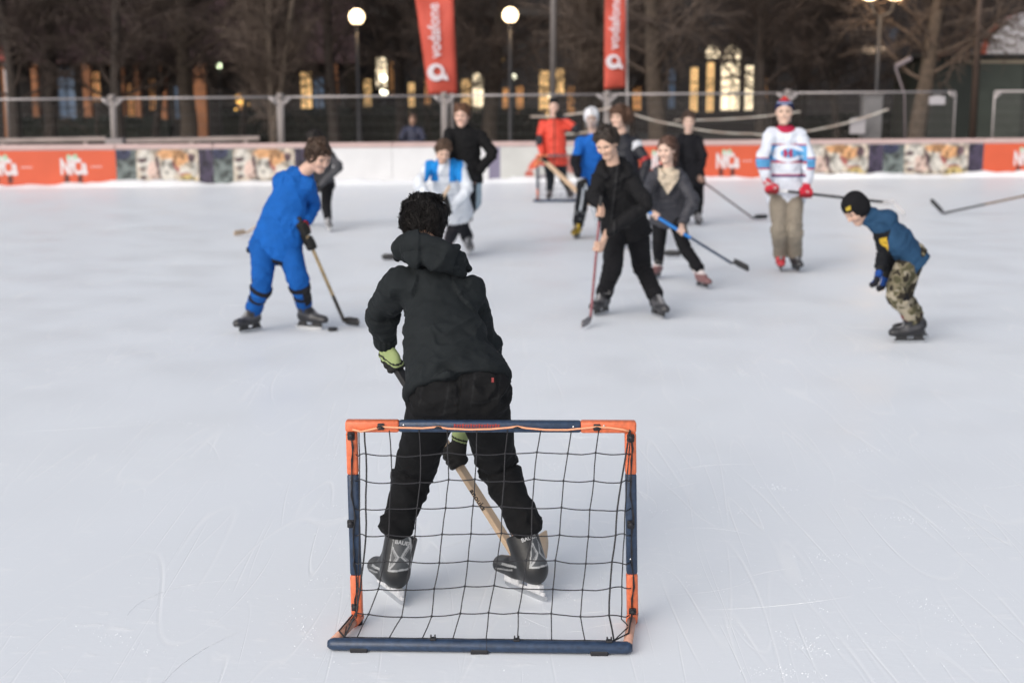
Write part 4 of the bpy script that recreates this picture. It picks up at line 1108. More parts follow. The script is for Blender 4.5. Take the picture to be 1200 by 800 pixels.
def trousers(J, col, r=(.092, .070, .055), amp=.008, paint=None, mt=None, name='trousers', v=None, seed=2, top=.04, end=.05, hi=24, f=.9, seat=.0, tr=.86):
    w = J['H'] / 1.7; hp, kn, an = J['hip'], J['kn'], J['ank']; v = v or J['v']; S = SDF(); pel = J['pel']
    hc = nrm(hp[1] - hp[0]); hw = np.linalg.norm(hp[1] - hp[0]) / 2
    S.rc(hp[0] + J['spine'] * .0, hp[1] + J['spine'] * .0, (r[0] + .016) * w, (r[0] + .016) * w, .05, J['front'], .92)
    S.rc(pel, pel + J['spine'] * (top + .05), (hw + r[0] * .9 * w) * tr, (hw + r[0] * .6 * w) * tr, .03, J['front'], .66)
    if seat: S.ell(pel - J['spine'] * .05 - J['front'] * seat, A(.13, .10, .12) * w, None, .05)
    segs = []
    for i in (0, 1):
        d = nrm(an[i] - kn[i]); e = an[i] + d * end * 0 - d * 0 + A(0, 0, end)
        S.chain([hp[i], (hp[i] + kn[i]) / 2, kn[i], (kn[i] + e) / 2, e], [r[0] * w, (r[0] * .55 + r[1] * .45) * w, r[1] * w, (r[1] * .5 + r[2] * .5) * w, r[2] * w], .03)
        S.cut(e, d, .006, reach=.12); segs += [(hp[i], kn[i], 1.0), (kn[i], e, 1.3)]
    S.cut(pel + J['spine'] * (top + .05), J['spine'], .01, reach=.3)
    P, Q = S.mesh(v); P2 = wrinkle(P, Q, segs, amp, seed, hi=hi)
    c = np.tile(np.array(col, float), (len(P), 1))
    if paint: c = paint(P, c)
    return link_mesh(name, P2, Q, mt or M_CLOTH, J['root'], col=c)

def skates(J, feet, col=(.02, .02, .02), cuff=None, holder=None, paint=None, L=None, sh=.27, cols=None, v=None):
    out = []
    for i in (0, 1):
        f = feet[i]; lift = f[3] if len(f) > 3 else 0
        b, a, t = boot(J['root'], J['foot'][i], f[2], L or .265 * J['H'] / 1.7 + .02, lift, f[5] if len(f) > 5 else 0, col=(cols[i] if cols else col), cuff=cuff, holder=holder or M_PLASTIC_B, paint=paint,
                       shaft_to=J['kn'][i], shaft_h=sh, v=v or max(.004, J['v'] * .8))
        out.append(b)
    return out

def stick(label, top, heel, bdir, shaft=M_PLASTIC_B, blade=M_PLASTIC_B, tape=None, tape_len=.18, w=.030, d=.020, bl=.27, bh=.065, curve=.02, name='hockey_stick', group='hockey sticks', tape_end=None, low=None, up=(0, 0, 1), extra=None):
    top, heel = np.asarray(top, float), np.asarray(heel, float); bdir = nrm(bdir); up = np.asarray(up, float)
    root = empty(name, (float(heel[0]), float(heel[1]), max(0.0, float(heel[2]))), label, 'hockey stick', group)
    s = nrm(top - heel); side = nrm(np.cross(bdir, s)) if np.linalg.norm(np.cross(bdir, s)) > .1 else nrm(np.cross(up, s))
    m = MB(); m.bar(heel + s * .03, top, d, w, up=np.cross(s, side), bev=.004); sh = m.build('shaft', shaft, root)
    if low is not None:
        m = MB(); m.bar(heel + s * .03, heel + s * low[0], d + .001, w + .001, up=np.cross(s, side), bev=.004); m.build('lower_shaft', low[1], root)
    # curved blade lofted from the heel
    nrmv = nrm(np.cross(bdir, up)); n = 12; V = []; F = []
    for i in range(n + 1):
        t = i / n; c = heel + bdir * (bl * t) + nrmv * curve * t * t + up * (bh * .5 - .0)
        hgt = bh * (.5 if t < .9 else .5 * math.sqrt(max(0.05, 1 - ((t - .9) / .1) ** 2)))
        hgt *= (.8 + .2 * min(1, t * 4)); th = .0045 * (1.6 - .8 * t)
        for sx, sz in ((-1, -1), (1, -1), (1, 1), (-1, 1)): V.append(c + nrmv * th * sx + up * hgt * sz)
    for i in range(n):
        for j in range(4):
            j2 = (j + 1) % 4; F.append((4 * i + j, 4 * i + j2, 4 * i + 4 + j2, 4 * i + 4 + j))
    F += [(3, 2, 1, 0), (4 * n, 4 * n + 1, 4 * n + 2, 4 * n + 3)]
    V = np.array(V); link_mesh('blade', V, np.array([f for f in F]), blade, root, smooth=False)
    m = MB(); m.tube([heel + s * .10, heel + s * .03 + up * 0, heel + bdir * .03 + up * bh * .45], [w * .5, w * .5, w * .42], 8); m.build('hosel', low[1] if low else blade, root, True)
    if tape is not None:
        m = MB(); m.bar(top - s * tape_len, top + s * .004, d + .004, w + .004, up=np.cross(s, side), bev=.006); m.build('grip_tape', tape, root)
    return root, s, side
# ------------------------------------------------------------------ the small folding goal
NAVY = mat('navy_tube', (.022, .042, .085), .38, noise=.30, nscale=60, bump=.08, bscale=200, bdist=.001)
ORNG = mat('orange_tube', (.66, .155, .065), .42, noise=.16, nscale=70, bump=.08, bscale=200, bdist=.001)
PALE = mat('worn_orange', (.55, .30, .22), .5, noise=.2, nscale=30)
BLK = mat('black_nylon', (.012, .012, .016), .6)
def goal():
    LB, RB = gp(419, 731), gp(741, 729); Yf = (LB[1] + RB[1]) / 2
    TL, TR = at(412, 498.5, Yf), at(738.5, 499.5, Yf); zt = (TL[2] + TR[2]) / 2
    RL, RR = gp(390, 754, .024), gp(735, 758.5, .024)
    root = empty('hockey_goal', ((LB[0] + RB[0]) / 2, Yf, 0), 'small orange and navy folding goal with black net, close to the camera', 'hockey goal', 'folding goals')
    s = .042; r = .021; U = A(0, 0, 1)
    def lerp(a, b, t): return a * (1 - t) + b * t
    def fx(x): return (x - 412) / (738.5 - 412)
    def bar(a, b, name, m, w=s, up=(0, 1, 0)):
        k = MB(); k.bar(a, b, w, w, up=up, bev=.009); return k.build(name, m, root, True)
    ex = nrm(TR - TL)
    bar(lerp(TL, TR, fx(467)), lerp(TL, TR, fx(681)), 'crossbar', NAVY, s * .96)
    for c, x, low, nm in ((TL, 468, LB, 'l'), (TR, 680, RB, 'r')):
        d = nrm(low - c); k = MB(); e = ex * (1 if nm == 'l' else -1)
        k.bar(c - e * r, lerp(TL, TR, fx(x)), s, s, up=(0, 1, 0), bev=.008)
        pe = c + d * (c[2] - at(c[0] * 0 + 600, 555, Yf)[2])
        k.bar(c + d * r * .9, pe, s - .002, s - .002, up=(0, 1, 0), bev=.008); k.build('corner_sleeve', ORNG, root, True)
        p2 = c + d * (c[2] - at(600, 671, Yf)[2])
        bar(pe - d * .004, p2 + d * .004, 'post', NAVY, s * .95)
        end = low + U * .035; bar(p2, end, 'post_foot', ORNG, s * .98)
        rear = RL if nm == 'l' else RR
        k = MB(); a = end + U * -.008; bb = rear + U * .004; dd = nrm(bb - a); k.tube([a - dd * .015, a + dd * .05], .0215, 12); k.build('elbow', ORNG, root, True)
        k = MB(); k.tube([a + dd * .03, bb], .0165, 12); k.build('side_bar', PALE, root, True)
        k = MB(); k.tube([end + U * .01, end + A(0, 0, -.034)], [.022, .019], 12); k.build('foot_cap', BLK, root, True)
    k = MB(); exr = nrm(RR - RL); k.tube([RL - exr * .018, RL - exr * .008, RL + exr * .001, RR - exr * .001, RR + exr * .008, RR + exr * .018], [.012, .019, .022, .022, .019, .012], 14); k.build('rear_bar', NAVY, root, True)
    k = MB(); m_ = lerp(RL, RR, .525); k.tube([m_ - exr * .001, m_ + exr * .001], .0226, 14); k.build('joint_ring', BLK, root, True)
    for t in (.09, .50, .905):
        k = MB(); k.box(lerp(RL, RR, t) - U * .015 - A(0, .004, 0), (.062, .036, .018), None, .004); k.build('foot_pad', BLK, root)
    # net
    lv = {502: [427, 456, 491, 524, 559, 595, 634, 670, 702, 738], 563: [430, 459, 493, 525, 557, 590, 625, 660, 695, 727], 627: [428, 455, 486, 519, 551, 587, 622, 656, 689, 721],
          689: [422, 444, 475, 509, 544, 579, 613, 647, 682, 715], 719: [417, 432, 470, 506, 539, 573, 608, 645, 680, 714], 747: [403, 418, 456, 495, 531, 570, 607, 647, 686, 720]}
    ys = sorted(lv); rows = [503, 531, 563, 595, 627, 658, 689, 719, 747]; R = random.Random(5); G = []
    Yr = (RL[1] + RR[1]) / 2 + .03
    for i, y in enumerate(rows):
        row = []
        for c in range(10):
            x = np.interp(y, ys, [lv[q][c] for q in ys]); t = (y - 503) / (747 - 503)
            yy = y + (R.uniform(-2, 2) if 0 < i < 8 else 0) + (1.5 * math.sin(c * .9) if 0 < i < 8 else 0)
            Yp = Yf - .018 + (Yr + (RR[1] - RL[1]) * (c / 9 - .5) - Yf) * t ** .75
            p = at(x + (R.uniform(-1, 1) if 0 < i < 8 else 0), yy, Yp)
            if i == 8: p = lerp(RL, RR, (x - 390) / 345) + A(0, .022, .016)
            row.append(p)
        G.append(row)
    N = MB(); tr = .0022
    def thread(a, b, sag=.003, r_=tr):
        mid = (a + b) / 2 + A(R.uniform(-.0015, .0015), R.uniform(-.002, .002), -sag * R.uniform(.2, 1.4)); q1 = a * .6 + mid * .4 * 1 + 0 * b
        N.tube([a, (a + mid) / 2 - A(0, 0, sag * .2), mid, (mid + b) / 2 - A(0, 0, sag * .2), b], r_, 5, False)
    for i in range(9):
        for c in range(10):
            if i < 8: thread(G[i][c], G[i + 1][c], 0, tr * (1.5 if c in (0, 9) else 1))
            if c < 9 and i > 0: thread(G[i][c], G[i][c + 1], .004 if i < 8 else .001, tr if i < 8 else tr * 1.3)
            if 0 < i < 8: N.sphere(G[i][c], .0042, 6, 4, (1, 1, 1.3))
    # side nets: between the last column and the post
    for sd, c, px in ((1, 9, 740), (-1, 0, 415)):
        post = [at(px - sd * 1 + (2 if sd < 0 and y > 660 else 0), min(y, 722), Yf - .015) for y in rows]
        bot = RR if sd > 0 else RL; low = LB if sd < 0 else RB
        inner = [G[i][c] * .45 + post[i] * .55 + A(0, -.012, -.012 * (i % 2)) for i in range(9)]
        inner[8] = lerp(bot, low, .55) + U * .02; post[8] = low + A(0, -.02, .06)
        for i in range(9):
            if i < 8: thread(inner[i], inner[i + 1], 0)
            if i > 0:
                thread(G[i][c], inner[i] + U * .010, -.002); thread(inner[i] + U * .010, post[i], .006)
        N.tube([G[8][c], lerp(bot, low, .25) + U * .03, lerp(bot, low, .8) + U * .05], .003, 6)
    N.build('net', BLK, root, True)
    # cord along the posts and clips
    front = A(0, -.0235, 0)
    for c, low in ((TL, LB), (TR, RB)):
        K = MB(); d = nrm(low - c); L = np.linalg.norm(low - c); pts = [c + d * (.03 + (L - .09) * t) + front + A(.004 * math.sin(t * 17), -.003, 0) for t in np.linspace(0, 1, 16)]
        K.tube(pts, .0026, 6); K.tube([p + A(.005 * math.sin(i * 2.1), -.003, 0) for i, p in enumerate(pts)], .002, 5)
        K.build('side_cord', BLK, root, True)
    cl = [(TL + front + A(0, 0, -.032)), at(412, 611, Yf) + front, at(417, 708, Yf) + front, (TR + front + A(0, 0, -.036)), at(738.5, 612, Yf) + front, at(740.5, 714, Yf) + front]
    for p in cl:
        k = MB(); k.box(p, (.026, .012, .030), None, .004); k.sphere(p + A(0, -.007, .002), .011, 8, 6); k.tube([p + A(-.012, -.008, .008), p + A(.002, -.014, -.004), p + A(.012, -.008, .006)], .003, 6); k.build('clip', BLK, root, True)
    for x in (447, 514, 606, 699):
        p = lerp(TL, TR, fx(x)) + front + A(0, 0, .002); big = x in (447, 699)
        k = MB(); k.box(p, (.024 if big else .016, .010, .024 if big else .012), None, .003); k.tube([p + A(-.014, -.006, -.002), p + A(0, -.012, .002), p + A(.014, -.006, -.002)], .0035, 6); k.build('clip', BLK, root, True)
    for x in (508, 606, 714):
        p = lerp(RL, RR, (x - 390) / 345) + A(0, -.0, .024); k = MB(); k.box(p, (.022, .02, .010), None, .003)
        for q in (-.007, .007): k.box(p + A(q, 0, .007), (.005, .014, .012), None, .001)
        k.build('clip', BLK, root)
    pts = []
    for x, y in ((413, 503), (423, 505.5), (435, 503), (447, 500), (470, 501), (495, 501.5), (514, 500), (525, 502), (550, 503), (575, 502.5), (595, 501), (606, 499.5), (617, 501.5), (640, 503.5), (665, 503.5), (685, 501.5), (699, 500), (715, 501), (730, 503), (737, 505)):
        pts.append(at(x, y, Yf - .030))
    k = MB(); k.tube(pts, .0036, 8); k.build('elastic_cord', mat('orange_cord', (.80, .36, .20), .5), root, True)
    k = MB()                                     # worn red lettering on the crossbar and silver screws
    for i in range(17):
        p = lerp(TL, TR, fx(533 + 3.2 * i)) + A(0, -.0212, .006); k.box(p, (.0055, .0012, .010 if i % 3 else .014)); k.box(p + A(.003, 0, .003), (.005, .0011, .003))
    k.build('worn_print', mat('worn_print', (.30, .03, .03), .6), root)
    for x, y in ((473, 498), (672, 500), (412, 562), (738, 564), (413, 612), (739, 655), (415, 660), (708, 499)):
        k = MB(); k.sphere(at(x, y, Yf - .0215), .0042, 8, 6, (1, .5, 1)); k.build('screw', M_STEEL, root, True)
    return root
G1 = goal()
def copy_tree(o, label, loc):
    c = o.copy(); C.objects.link(c); c['label'] = label; c.location = tuple(loc)
    for ch in o.children:
        k = ch.copy(); C.objects.link(k); k.parent = c
    return c
_p = at(666, 236, gp(666, 236)[1])
copy_tree(G1, 'small goal far across the rink at the feet of the goalkeeper in orange', (_p[0] + .0, _p[1] + .1, 0))
# ------------------------------------------------------------------ the players
WOOD = mat('pale_wood', (.60, .44, .30), .5, noise=.12, nscale=8)
TAPEB = mat('black_tape', (.015, .015, .017), .7, bump=.4, bscale=300, bdist=.001)
TAPEW = mat('white_tape', (.65, .65, .66), .7, bump=.3, bscale=300, bdist=.001)
def const(c): return lambda P, col: col
def jit(s): return s

# 1 --- the goalkeeper in black, seen from behind
feet = [(462, 702, 118, 0, None, 0, ), (621, 698, 130, 0, None, 0)]
feet = [f[:4] for f in feet]
J = person('keeper', 'person in a black hoodie and black jeans keeping the near goal with a wooden stick', feet,
           [(513, 457), (562, 457)], [(484, 556), (584, 548)], [(459, 318), (550, 332)], [(449, 366), (572, 412)], [(452, 404), (540, 508)], (496, 267, .31),
           H=1.66, yaw=95, pitch=38, dys=(-.06, .20, .22, .46, .34), hh=.205, skin=(.48, .29, .21), brow=(.01, .008, .008), v=.005, kd=(.12, .12), ed=(.3, .3))
def hd(S):
    Yn = J['nk0'][1]; nd = nrm(J['nk1'] - J['nk0'])
    S.rc(J['nk0'], J['nk0'] * .35 + J['nk1'] * .65, .080, .070, .03)
    roll = [at(x, y, Yn + dy) for x, y, dy in ((466, 303, .06), (471, 293, .0), (482, 287, -.055), (497, 285, -.085), (513, 289, -.09), (529, 298, -.07), (541, 308, -.03), (545, 314, .05))]
    S.chain(roll, [.020, .027, .032, .034, .034, .032, .027, .020], .018)
    low = [at(x, y, Yn + dy) for x, y, dy in ((477, 304, -.06), (492, 302, -.10), (510, 305, -.115), (527, 312, -.10), (541, 319, -.05))]
    S.chain(low, [.018, .026, .029, .027, .018], .016)
def jk_extra(S):
    hd(S); b = -J['front'] if (J['front'] @ A(0, 1, 0)) > 0 else J['front']
    # the bunched sleeve head on the left shoulder and the pouch showing at the waist
    S.rc(J['sh'][0] - J['shv'] * .045 - A(0, 0, .0), J['sh'][0] - J['shv'] * .055 - A(0, 0, .035), .018, .014, .02)
    S.rc(J['pel'] - J['shv'] * .15 + J['spine'] * .14 - b * .06, J['pel'] - J['shv'] * .125 + J['spine'] * .06 - b * .05, .022, .028, .02)
HB = A(.0135, .0165, .0185)
def hoodie_paint(P, c):
    d = -nrm(J['pel'] - (J['cst'] + J['pel']) / 2); z = (P - J['pel']) @ d
    c = c.copy(); rib = (z < -.005); c[rib] *= .86
    b = -J['front']
    return c
torso_top(J, HB, t=.022, wst=1.10, midk=.78, hem=-.012, amp=.020, paint=hoodie_paint, name='hoodie', v=.0042, hood=jk_extra, seed=3, sleeve=-.012, hi=11, loose=1.0)
# ribbed hem and cuffs
def ribbed(J, c, axis, rad, h, side, fr, f, col, name, v=.004):
    S = SDF(); S.rc(c - axis * h / 2, c + axis * h / 2, rad, rad, .01, fr, f); S.cut(c + axis * h * .55, axis, .01); S.cut(c - axis * h * .55, -axis, .01)
    P, Q = S.mesh(v); N = vnormals(P, Q); q = P - c; sd = nrm(np.cross(axis, fr)); an = np.arctan2(q @ sd, (q @ fr) / f)
    P = P + N * (.0016 * np.sin(an * rad * 2 * math.pi / .011 * .5))[:, None]
    return link_mesh(name, P, Q, M_CLOTH, J['root'], col=np.tile(np.array(col), (len(P), 1)))
a_ = nrm(J['wr'][0] - J['el'][0]); ribbed(J, J['wr'][0] - a_ * .035, a_, .047, .05, None, nrm(np.cross(a_, A(0, 1, 0))), 1.0, HB * .9, 'cuff')
JEAN = A(.0075, .0078, .0088)
def jeans_paint(P, c):
    c = c.copy(); b = -J['front'] if J['front'][1] > 0 else J['front']; q = P - J['pel']; x = q @ J['shv']; z = q @ J['spine']; y = q @ b
    back = y > .02
    for s in (-1, 1):                           # stitched pocket outlines and the yoke
        xx = s * x
        edge = (np.abs(xx - .045) < .003) & (z < .03) & (z > -.10) | (np.abs(xx - .135) < .003) & (z < .03) & (z > -.09) | ((np.abs(z - .03 + .12 * (xx - .05)) < .0028) & (xx > .03) & (xx < .15)) | ((np.abs(z + .10 - .25 * np.abs(xx - .09)) < .003) & (xx > .045) & (xx < .135))
        c[edge & back] = A(.014, .0145, .016)
    c[(np.abs(x) < .002) & back & (z > -.1)] = A(.003, .003, .003)
    n = fbm(P * 22, 3); c = c * (.7 + .6 * n)[:, None]
    return c
JN_ = trousers(J, JEAN, r=(.095, .063, .045), amp=.016, paint=jeans_paint, name='jeans', v=.0042, seed=8, end=.125, tr=.74, hi=15, seat=0, top=.05)
def on_surface(o, px, py):
    v = np.array([q.co[:] for q in o.data.vertices]) + np.array(world_loc(o.parent)); r = ray(px, py); q = v - A(0, 0, CAM_H)
    e = (q[:, 0] / q[:, 1] - r[0] / r[1]) ** 2 + (q[:, 2] / q[:, 1] - r[2] / r[1]) ** 2; near = np.argsort(e)[:40]
    return v[near[np.argmin(v[near, 1])]]
m = MB(); m.box(on_surface(JN_, 577, 443) + A(0, -.001, 0), (.009, .006, .017), None, .001); tagp = m.build('pocket_tab', mat('red_tab', (.25, .03, .03), .6), J['root'])
# hair: black, wavy
hair_mesh(J['root'], J['hc'], J['R'], J['hh'], (.010, .008, .0075), .0032, vol=.030, length=.42, curl=.030, seed=2, strands=5200, sl=.024)
# boots with silver chevrons
def boot_paint(q, c):
    c = c.copy(); x, y, z = q[:, 0], q[:, 1], q[:, 2]
    ang = np.arctan2(x, -(y + .02)) * .055              # distance round the heel
    back = (y < .03)
    sil = A(.36, .37, .38); lo, hi_ = .135, .27
    zz = (z - lo) / (hi_ - lo); w = np.abs(ang)
    pan = back & (z > .145) & (z < .275) & (w < .052); c[pan] = A(.062, .068, .075)
    ch = .008 + .085 * np.abs((z - .195) / .09)
    ch = np.minimum(ch, .05)
    c[pan & (np.abs(w - ch) < .0058) & (z < .235)] = sil
    c[pan & (np.abs(w - ch - .011) < .0022) & (z < .235)] = sil * .8
    c[(np.abs(w - .052) < .003) & back & (z > .145)] = sil * .9
    c[back & (np.abs(z - .147 + .06 * w) < .0035) & (w < .055)] = sil
    c[back & (np.abs(z - .273) < .003) & (w < .05)] = sil * .7
    side = (y > -.01) & (np.abs(x) > .012)
    st = side & (np.abs(z - .115 - .30 * (y - .10) ** 1 * -.5) < .005) & (y > .02) & (y < .15); c[st] = sil * .8
    st = side & (np.abs(z - .095 + .22 * (y - .10)) < .0035) & (y > .05) & (y < .17); c[st] = sil * .6
    toe = (y > .13) & (z > .10); c[toe] = A(.06, .063, .066)
    n = fbm(q * 60, 3); c = c * (.7 + .6 * n)[:, None]
    return c
for i in (0, 1):
    top_to = J['kn'][i]
    b, a0, tp = boot(J['root'], J['foot'][i], feet[i][2], .278, 0, 0, fat=1.18, col=(.017, .018, .020), paint=boot_paint, shaft_to=top_to, shaft_h=.268, v=.0024, holder=M_PLASTIC_W)
    # lettering across the back of the shaft
    d = nrm(tp - a0); y = math.radians(feet[i][2]); f = A(math.cos(y), math.sin(y), 0); f = nrm(f - d * (f @ d)); r = np.cross(f, d)
    v, fc = text_mesh('BAUER', .021, .0004, .0006); rad = .068
    if (r @ A(1, 0, 0)) < 0: pass
    W = []
    for vx, vy, vz in v:
        an = (vx - .020) / rad; W.append(tp - d * .030 + d * (vy) + (r * math.sin(an) - f * math.cos(an)) * (rad + .0015 + vz))
    link_mesh('boot_lettering', W, fc, mat('silver_print', (.42, .43, .44), .5), b, False)
# the stick and the gloves
hA, hB = at(459, 421, J['Y0'] + .46), at(531, 530, J['Y0'] + .385)
_heel = gp(616, 674); _dir = nrm(_heel + A(0, 0, .03) - hA)
def on_line(px, py):
    r_ = ray(px, py); best = min(np.linspace(-.3, 1.8, 400), key=lambda t: abs(((hA + _dir * t)[0] / (hA + _dir * t)[1]) - r_[0] / r_[1])); return hA + _dir * best
hB = on_line(531, 530)
heel = _heel + A(0, 0, .02)
root, s_, side_ = stick('wooden stick with black grip tape held by the near goalkeeper in black', hA - _dir * .03, heel, nrm(gp(664, 650) - _heel), shaft=WOOD, blade=WOOD, tape=TAPEB, tape_len=.22, w=.040, d=.022, bl=.19, bh=.12, curve=-.02, low=(.62, WOOD))
v, fc = text_mesh('anouks', .034, .0006, .001); c_ = hA + _dir * (np.linalg.norm(heel - hA) * .66); toc = nrm(A(0, 0, CAM_H) - c_); xx = _dir; zz = nrm(toc - xx * (toc @ xx)); yy = np.cross(zz, xx)
# find which flat of the shaft looks at the camera
fl = side_ if abs(side_ @ zz) > abs(np.cross(s_, side_) @ zz) else np.cross(s_, side_); fl = fl * np.sign(fl @ zz); hth = .0125 if abs(fl @ side_) > .9 else .0215
yy = np.cross(fl, xx); W = c_ + v[:, :1] * xx + v[:, 1:2] * yy + fl * (hth + v[:, 2:3])
link_mesh('shaft_lettering', W, fc, TAPEB, root, False)
LIME = A(.30, .37, .17)
def glove_lime(P, c, wr, a):
    t = (P - wr) @ a; c = c.copy(); n = nrm(np.cross(a, A(1, 0, 0)))
    m = (t < .028) & (t > -.045) & ((P - wr)[:, 1] < .02); c[m] = LIME
    m = (np.abs(t - .018) < .004) & ((P - wr)[:, 1] < .02); c[m] = A(.02, .02, .02); return c
glove(J, 0, hA, -_dir, paint=glove_lime, fat=.005, cuff=.035)
glove(J, 1, hB, -_dir, paint=glove_lime, fat=.005, cuff=.035)

# 2 --- boy in blue
feet = [(297, 388, 232, 0), (359, 385, 338, 0)]
J = person('blue', 'boy in a bright blue tracksuit with black shin straps playing the puck', feet,
           [(309, 288), (337, 288)], [(307, 335), (350, 332)], [(328, 205), (364, 212)], [(338, 240), (368, 240)], [(350, 262), (357, 262)], (374, 184, -.05),
           H=1.5, yaw=318, pitch=30, dys=(.0, .03, -.05, -.12, -.06), skin=(.56, .36, .28), brow=(.04, .02, .01), hh=.215, kd=(-.1, -.1), ed=(-.1, -.1), width=1.1)
BL = A(.008, .095, .37)
def bh(S):
    c, u, b, r = J['nk0'], J['spine'], -J['front'], J['shv']
    S.ell(c + b * .09 + u * .01, A(.125, .075, .095), np.array([r, b, u]).T, .04); S.rc(c - r * .09 + u * .02, c + r * .09 + u * .02, .04, .04, .03)
def bp(P, c):
    c = c.copy(); z = (P - J['pel']) @ J['spine']; c[z < -.076] = A(.01, .012, .02); return c
torso_top(J, BL, t=.03, hem=.105, amp=.014, wst=1.14, name='hooded_top', hood=bh, seed=5, paint=bp, hi=14, loose=1.08)
def bluep(P, c):
    c = c.copy()
    for i in (0, 1):
        k, a = J['kn'][i], J['ank'][i]; d = nrm(a - k); t = (P - k) @ d / np.linalg.norm(a - k); near = np.linalg.norm(P - k - ((P - k) @ d)[:, None] * d, axis=1) < .12
        for t0, w in ((.04, .06), (.40, .06)): c[near & (np.abs(t - t0) < w)] = A(.012, .012, .016)
        o = (P - k) @ A(1, 0, 0); c[near & (t > .0) & (t < .62) & (o > .03)] = A(.018, .018, .022)
    return c
trousers(J, BL * .86, r=(.108, .080, .056), amp=.014, paint=bluep, name='track_trousers', seed=6, hi=13, end=.03)
skates(J, feet, (.022, .022, .026), L=.27)
hair_mesh(J['root'], J['hc'], J['R'], J['hh'], (.040, .022, .013), .0045, vol=.055, length=.28, curl=.035, seed=3, strands=1500, sl=.032)
g1, g2 = at(356, 268, J['Y0'] - .12), at(358, 276, J['Y0'] - .12); hl = gp(405, 383) + A(0, 0, .02); dr = nrm(hl - g1); 
stick('black bladed stick of the boy in blue, its shaft yellowish', g1 - dr * .10, hl, nrm(gp(425, 385) - gp(405, 383)), shaft=mat('yellowish_shaft', (.36, .27, .15), .5, noise=.2), blade=M_PLASTIC_B, tape=TAPEB, tape_len=.12, w=.026, d=.018, bl=.15, low=(.28, mat('dark_shaft', (.04, .035, .03), .4)))
def gred(P, c, wr, a):
    c = c.copy(); t = (P - wr) @ a; c[(t < .05) & (t > -.0) & ((P - wr) @ J['shv'] > -.02)] = A(.45, .02, .03); c[t < -.03] = A(.55, .55, .56); return c
glove(J, 1, g1, -dr, paint=gred, fat=.010); glove(J, 0, g1 + dr * .13, -dr, fat=.010)
pk = gp(390, 387.5); m = MB(); m.tube([pk + A(0, 0, 0.0005), pk + A(0, 0, .002), pk + A(0, 0, .0235), pk + A(0, 0, .0254)], [.036, .038, .038, .036], 24)
tag(m.build('puck', BLK, None, True), 'black puck on the ice beside the blue boy\'s skate', 'puck')

# 3 --- grey jacket player, mostly behind the boy in blue
feet = [(362, 264, 250, 0), (385, 271, 285, 0)]
J = person('grey', 'person in a dark grey jacket bending down behind the boy in blue', feet,
           [(368, 214), (384, 214)], [(364, 238), (382, 240)], [(362, 178), (389, 180)], [(355, 205), (397, 196)], [(352, 228), (374, 218)], (369, 163, -.25),
           H=1.5, yaw=225, pitch=40, dys=(.12, -.12, -.12, -.40, -.40), skin=(.5, .33, .25), kd=(-.1, -.1), ed=(-.1, 0))
GR = A(.055, .055, .062)
torso_top(J, GR, t=.03, hem=.06, amp=.012, mt=M_NYLON, seed=7, name='jacket')
trousers(J, (.012, .012, .014), r=(.09, .065, .05), name='trousers', seed=9, end=.03)
skates(J, feet, (.45, .45, .47), L=.27, holder=M_PLASTIC_W)
hair_mesh(J['root'], J['hc'], J['R'], J['hh'], (.012, .009, .008), .007, vol=.06, length=.28, curl=.03, seed=5, strands=400)
g1 = J['wr'][0] + A(-.03, -.05, -.04); hl = gp(287, 277) + A(0, 0, .03); dr = nrm(hl - g1)
stick('plain wooden stick reaching left from behind the boy in blue', g1 - dr * .45, hl, nrm(gp(256, 284) - gp(287, 277)), shaft=WOOD, blade=WOOD, w=.028, d=.018, bl=.26)
glove(J, 0, g1, -dr); glove(J, 1, g1 - dr * .38, -dr)

# 4 --- bending boy in white with blue shoulders
feet = [(503, 306, 262, 0), (523, 306, 285, 0)]
J = person('white', 'boy in a white jersey with blue shoulders leaning forward', feet,
           [(522, 238), (539, 238)], [(509, 272), (530, 272)], [(500, 192), (540, 193)], [(492, 216), (548, 222)], [(506, 242), (527, 248)], (519, 178, -.30),
           H=1.42, yaw=285, pitch=30, roll=8, dys=(.16, -.14, -.14, -.40, -.40), skin=(.60, .40, .31), brow=(.08, .05, .03), kd=(-.12, -.12), ed=(-.1, -.1), hh=.21)
def wp(P, c):
    c = c.copy(); x = (P - J['cst']) @ J['shv']; z = (P - J['cst']) @ J['spine']; 
    m = (np.abs(x) > .06) & (z > -.16 + .1 * np.abs(x)) & (np.abs(x) < .20) & (P[:, 2] > J['cst'][2] - .17); c[m] = A(.015, .22, .60)
    return c
torso_top(J, (.60, .64, .70), t=.045, hem=.20, amp=.020, paint=wp, mt=M_CLOTH, seed=11, name='jersey', wst=1.15, loose=1.2, hi=12)
trousers(J, (.02, .02, .025), name='trousers', seed=12, end=.03)
skates(J, feet, (.4, .4, .42), L=.25, holder=M_PLASTIC_W)
hair_mesh(J['root'], J['hc'], J['R'], J['hh'], (.065, .038, .024), .006, vol=.04, length=.2, curl=.02, seed=6, strands=500, sl=.025)
g1 = J['wr'][0] + A(.03, -.04, -.05); hl = gp(476, 306) + A(0, 0, .02); dr = nrm(hl - g1)
stick('stick of the boy in the white jersey, hidden behind the near player\'s head', g1 - dr * .4, hl, A(-1, -.2, 0), shaft=WOOD, blade=M_PLASTIC_B)
glove(J, 0, g1, -dr, col=(.02, .02, .02)); glove(J, 1, g1 - dr * .22, -dr, col=(.02, .02, .02))

